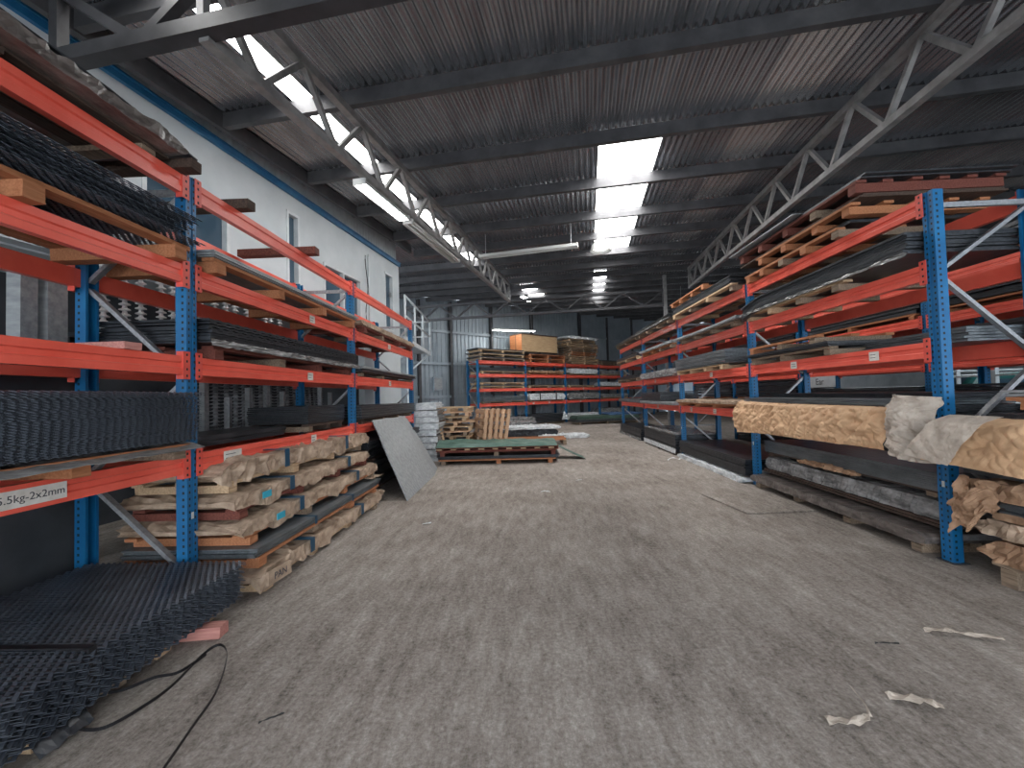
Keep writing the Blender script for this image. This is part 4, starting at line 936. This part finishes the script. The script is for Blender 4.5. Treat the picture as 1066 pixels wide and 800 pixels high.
# heap of splintered pallets with a leaning prop
H_ = Frame(-2.52, 10.75, .02); z = .001
for k in range(10):
    skid(H_, R.uniform(-.05, .1), R.uniform(1.05, 1.2), R.uniform(-.06, .06), R.uniform(.95, 1.1), z, .115, ('wood_peach', 'wood_pale')[k % 2], 'splintered pallet in the heap behind the green tarpaulin', 'splintered pallets in the heap', nb=5, nx=3, tilt=R.uniform(-.07, .07), name='splintered_pallet'); z += .125
for k in range(5):
    skid(Frame(-1.02 + .105 * k, 10.55, .0), -.55, .55, -.02, .10, 0, .1, 'wood_pale', 'pallet standing on edge against the splintered heap', 'pallets leaning on the heap', name='leaning_pallet')
lp = [q for q in C.objects if q.get('group') == 'pallets leaning on the heap']
for k, o in enumerate(lp):
    for ch in list(o.children): bpy.data.objects.remove(ch)
    mb = MB()
    for j in range(3): mb.box(-.55 + .5 * j, -.46 + .5 * j, -.045, .045, 0, 1.15)
    for j in range(3):
        m2 = MB(); m2.box(-.5 + .46 * j, -.42 + .46 * j, -.045, .03, 0, 1.15); put('bearer', m2, 'wood_peach', o)
    for j in range(6):
        m2 = MB(); m2.box(-.52, .52, -.068, -.046, .03 + .2 * j, .12 + .2 * j); put('board', m2, 'wood_peach', o)
    o.location = (-1.24 + .13 * k, 10.95 - .02 * k, .03); o.rotation_euler = (-.10 - .015 * k, .0, -PI / 2 + .35 + R.uniform(-.008, .008))
o = thing('timber_prop', 'slim pale timber prop leaning against the heap of splintered pallets', 'timber', (-1.95, 10.3, .001)); mb = MB(); mb.bar((0, 0, .0), (-.30, .22, 1.02), .055, .035); put('stick', mb, 'wood_pale', o)
O_ = Frame(-1.1, 12.35, .02)
skid(O_, .0, 2.35, 0, 1.0, .001, .17, 'wood_orange', 'flat orange skid lying empty behind the green tarpaulin stack', nx=3, nb=6)
Wb = Frame(-.75, 14.2, .12)
skid(Wb, -.05, 1.9, 0, 1.1, .001, .1, 'wood_dark', 'dark skid under the white film bundles behind the orange skid')
wrapped(Wb, 0, 1.9, -.03, 1.1, .105, .2, 'steel_black', 'black film bundle behind the orange skid', .03, 5)
wrapped(Wb, -.02, 2.0, -.06, 1.15, .33, .08, 'white_film', 'white film spread on the black bundle behind the orange skid', .05, 5)
wrapped(Wb, 1.2, 2.9, -.4, .3, .01, .12, 'white_film', 'loose white film trailing on the floor behind the orange skid', .07, 5)
wrapped(Frame(-1.9, 15.6, .1), 0, 2.4, 0, 1.0, .001, .30, 'steel_dark', 'dark wrapped bundle behind the white film bundles', .04, 5)
wrapped(Frame(-1.9, 15.6, .1), 0, 2.4, 0, 1.0, .34, .14, 'grey_film', 'cloudy film bundle lying on the dark wrapped one', .05, 5)
# silver stack past the end of the office wall rack
N_ = Frame(-2.62, 9.85, .0)
for k in range(9):
    bundle(N_, R.uniform(0, .05), .50 + R.uniform(-.06, .04), R.uniform(-.04, .04), .9, .001 + .155 * k, .12 if k % 2 else .145, 'white_film' if k in (5, 8) else ('grey_film' if k % 2 else 'galv'), '%s silver wrapped sheet pack past the end of the office wall rack' % ['lowest', 'second lowest', 'third lowest', 'fourth lowest', 'middle', 'fourth highest', 'third highest', 'second highest', 'topmost'][k], 3, .03, name='sheet_pack', wavy=.006, film=('white_film', .13))
wrapped(Frame(-1.98, 11.2, .0), -.35, .35, 0, 1., .001, .5, 'steel_dark', 'dark wrapped pack standing between the silver stack and the pallet heap', .03)
wrapped(Frame(-2.35, 11.9, .0), -.2, .6, 0, 1., .001, .95, 'grey_film', 'cloudy wrapped pack behind the pallet heap', .04)

# ------------------------------------------------------------------ litter on the floor
mb = MB(); mb.sheet(4, 4, lambda u, v: Vector((2.632, 5.08, .016)).lerp(Vector((3.50, 5.14, .016)), u).lerp(Vector((2.497, 6.055, .016)).lerp(Vector((3.47, 6.10, .016)), u), v), .012)
tag(put('floor_plate', mb, 'floor'), 'thin flat plate lying on the concrete in front of the kraft paper rack', 'steel plate')
def scrap(label, x, y, pts, w, m='white_film'):
    mb = MB(); pp = smoothpath([(a, b, c) for a, b, c in pts], 5); k = len(pp) - 1
    ws = [w * (.35 + .65 * abs(math.sin(i * 1.3 + x * 5))) for i in range(k + 1)]
    mb.sheet(k, 2, lambda u, v: pp[int(round(u * k))] + Vector((0.2, 1, 0)) * ((v - .5) * ws[int(round(u * k))]) + Vector((0, 0, .012 * abs(math.sin(u * 9 + v * 4)))), .0015)
    tag(put('paper_scrap', mb, m, None, (x, y, .006)), label, 'scrap')
scrap('crumpled white strip on the concrete under the grey square mark', 2.50, 2.60, [(-.12, .02, 0), (-.02, .0, .012), (.08, -.03, .004), (.22, -.09, .01)], .045, 'kraft_grey')
scrap('torn pale paper curl on the concrete, standing up at one end', 1.43, 1.96, [(-.12, -.03, .0), (0, -.04, .004), (.09, 0, .01), (.08, .08, .06)], .05, 'kraft_grey')
scrap('triangular scrap of pale paper on the concrete', 1.82, 2.03, [(-.12, .05, 0), (0, .0, .012), (.07, -.02, 0)], .06, 'kraft_grey')
scrap('small white scrap on the concrete in front of the green tarpaulin stack', .27, 6.4, [(-.06, 0, 0), (0, .02, .01), (.08, 0, 0)], .06)
scrap('white plastic shred at the foot of the second post of the kraft paper rack', 3.18, 9.1, [(-.12, 0, 0), (0, .03, .05), (.12, -.02, .02), (.2, .05, .06)], .1)
scrap('small white shred halfway along the concrete aisle', .9, 7.2, [(-.05, 0, 0), (.05, .02, .008)], .04)
scrap('white chip on the concrete before the leaning grey sheet', -1.2, 4.9, [(-.05, 0, 0), (.05, .02, .008)], .045)
scrap('dark sliver on the concrete close to the loose strap', -1.24, 1.95, [(-.04, -.02, 0), (.05, .03, .004)], .012, 'rubber')
scrap('dark sliver on the concrete between the pale scraps', 2.05, 2.5, [(-.06, .0, 0), (.06, -.02, .004)], .012, 'rubber')
scrap('narrow white shred on the concrete at the edge beside the pallet', 2.86, 2.42, [(-.05, .01, 0), (.06, -.02, .004)], .02)

# ------------------------------------------------------------------ light: overcast sky through the open front, skylights, side windows, added rear gaps
w = bpy.data.worlds.new('world'); SC.world = w; w.use_nodes = True
bg = w.node_tree.nodes['Background']; bg.inputs['Color'].default_value = (.86, .93, 1, 1); bg.inputs['Strength'].default_value = 2.1
SC.view_settings.view_transform = 'Standard'; SC.view_settings.look = 'None'; SC.view_settings.gamma = 1; SC.view_settings.use_curve_mapping = False
SC.view_settings.exposure = 1.5
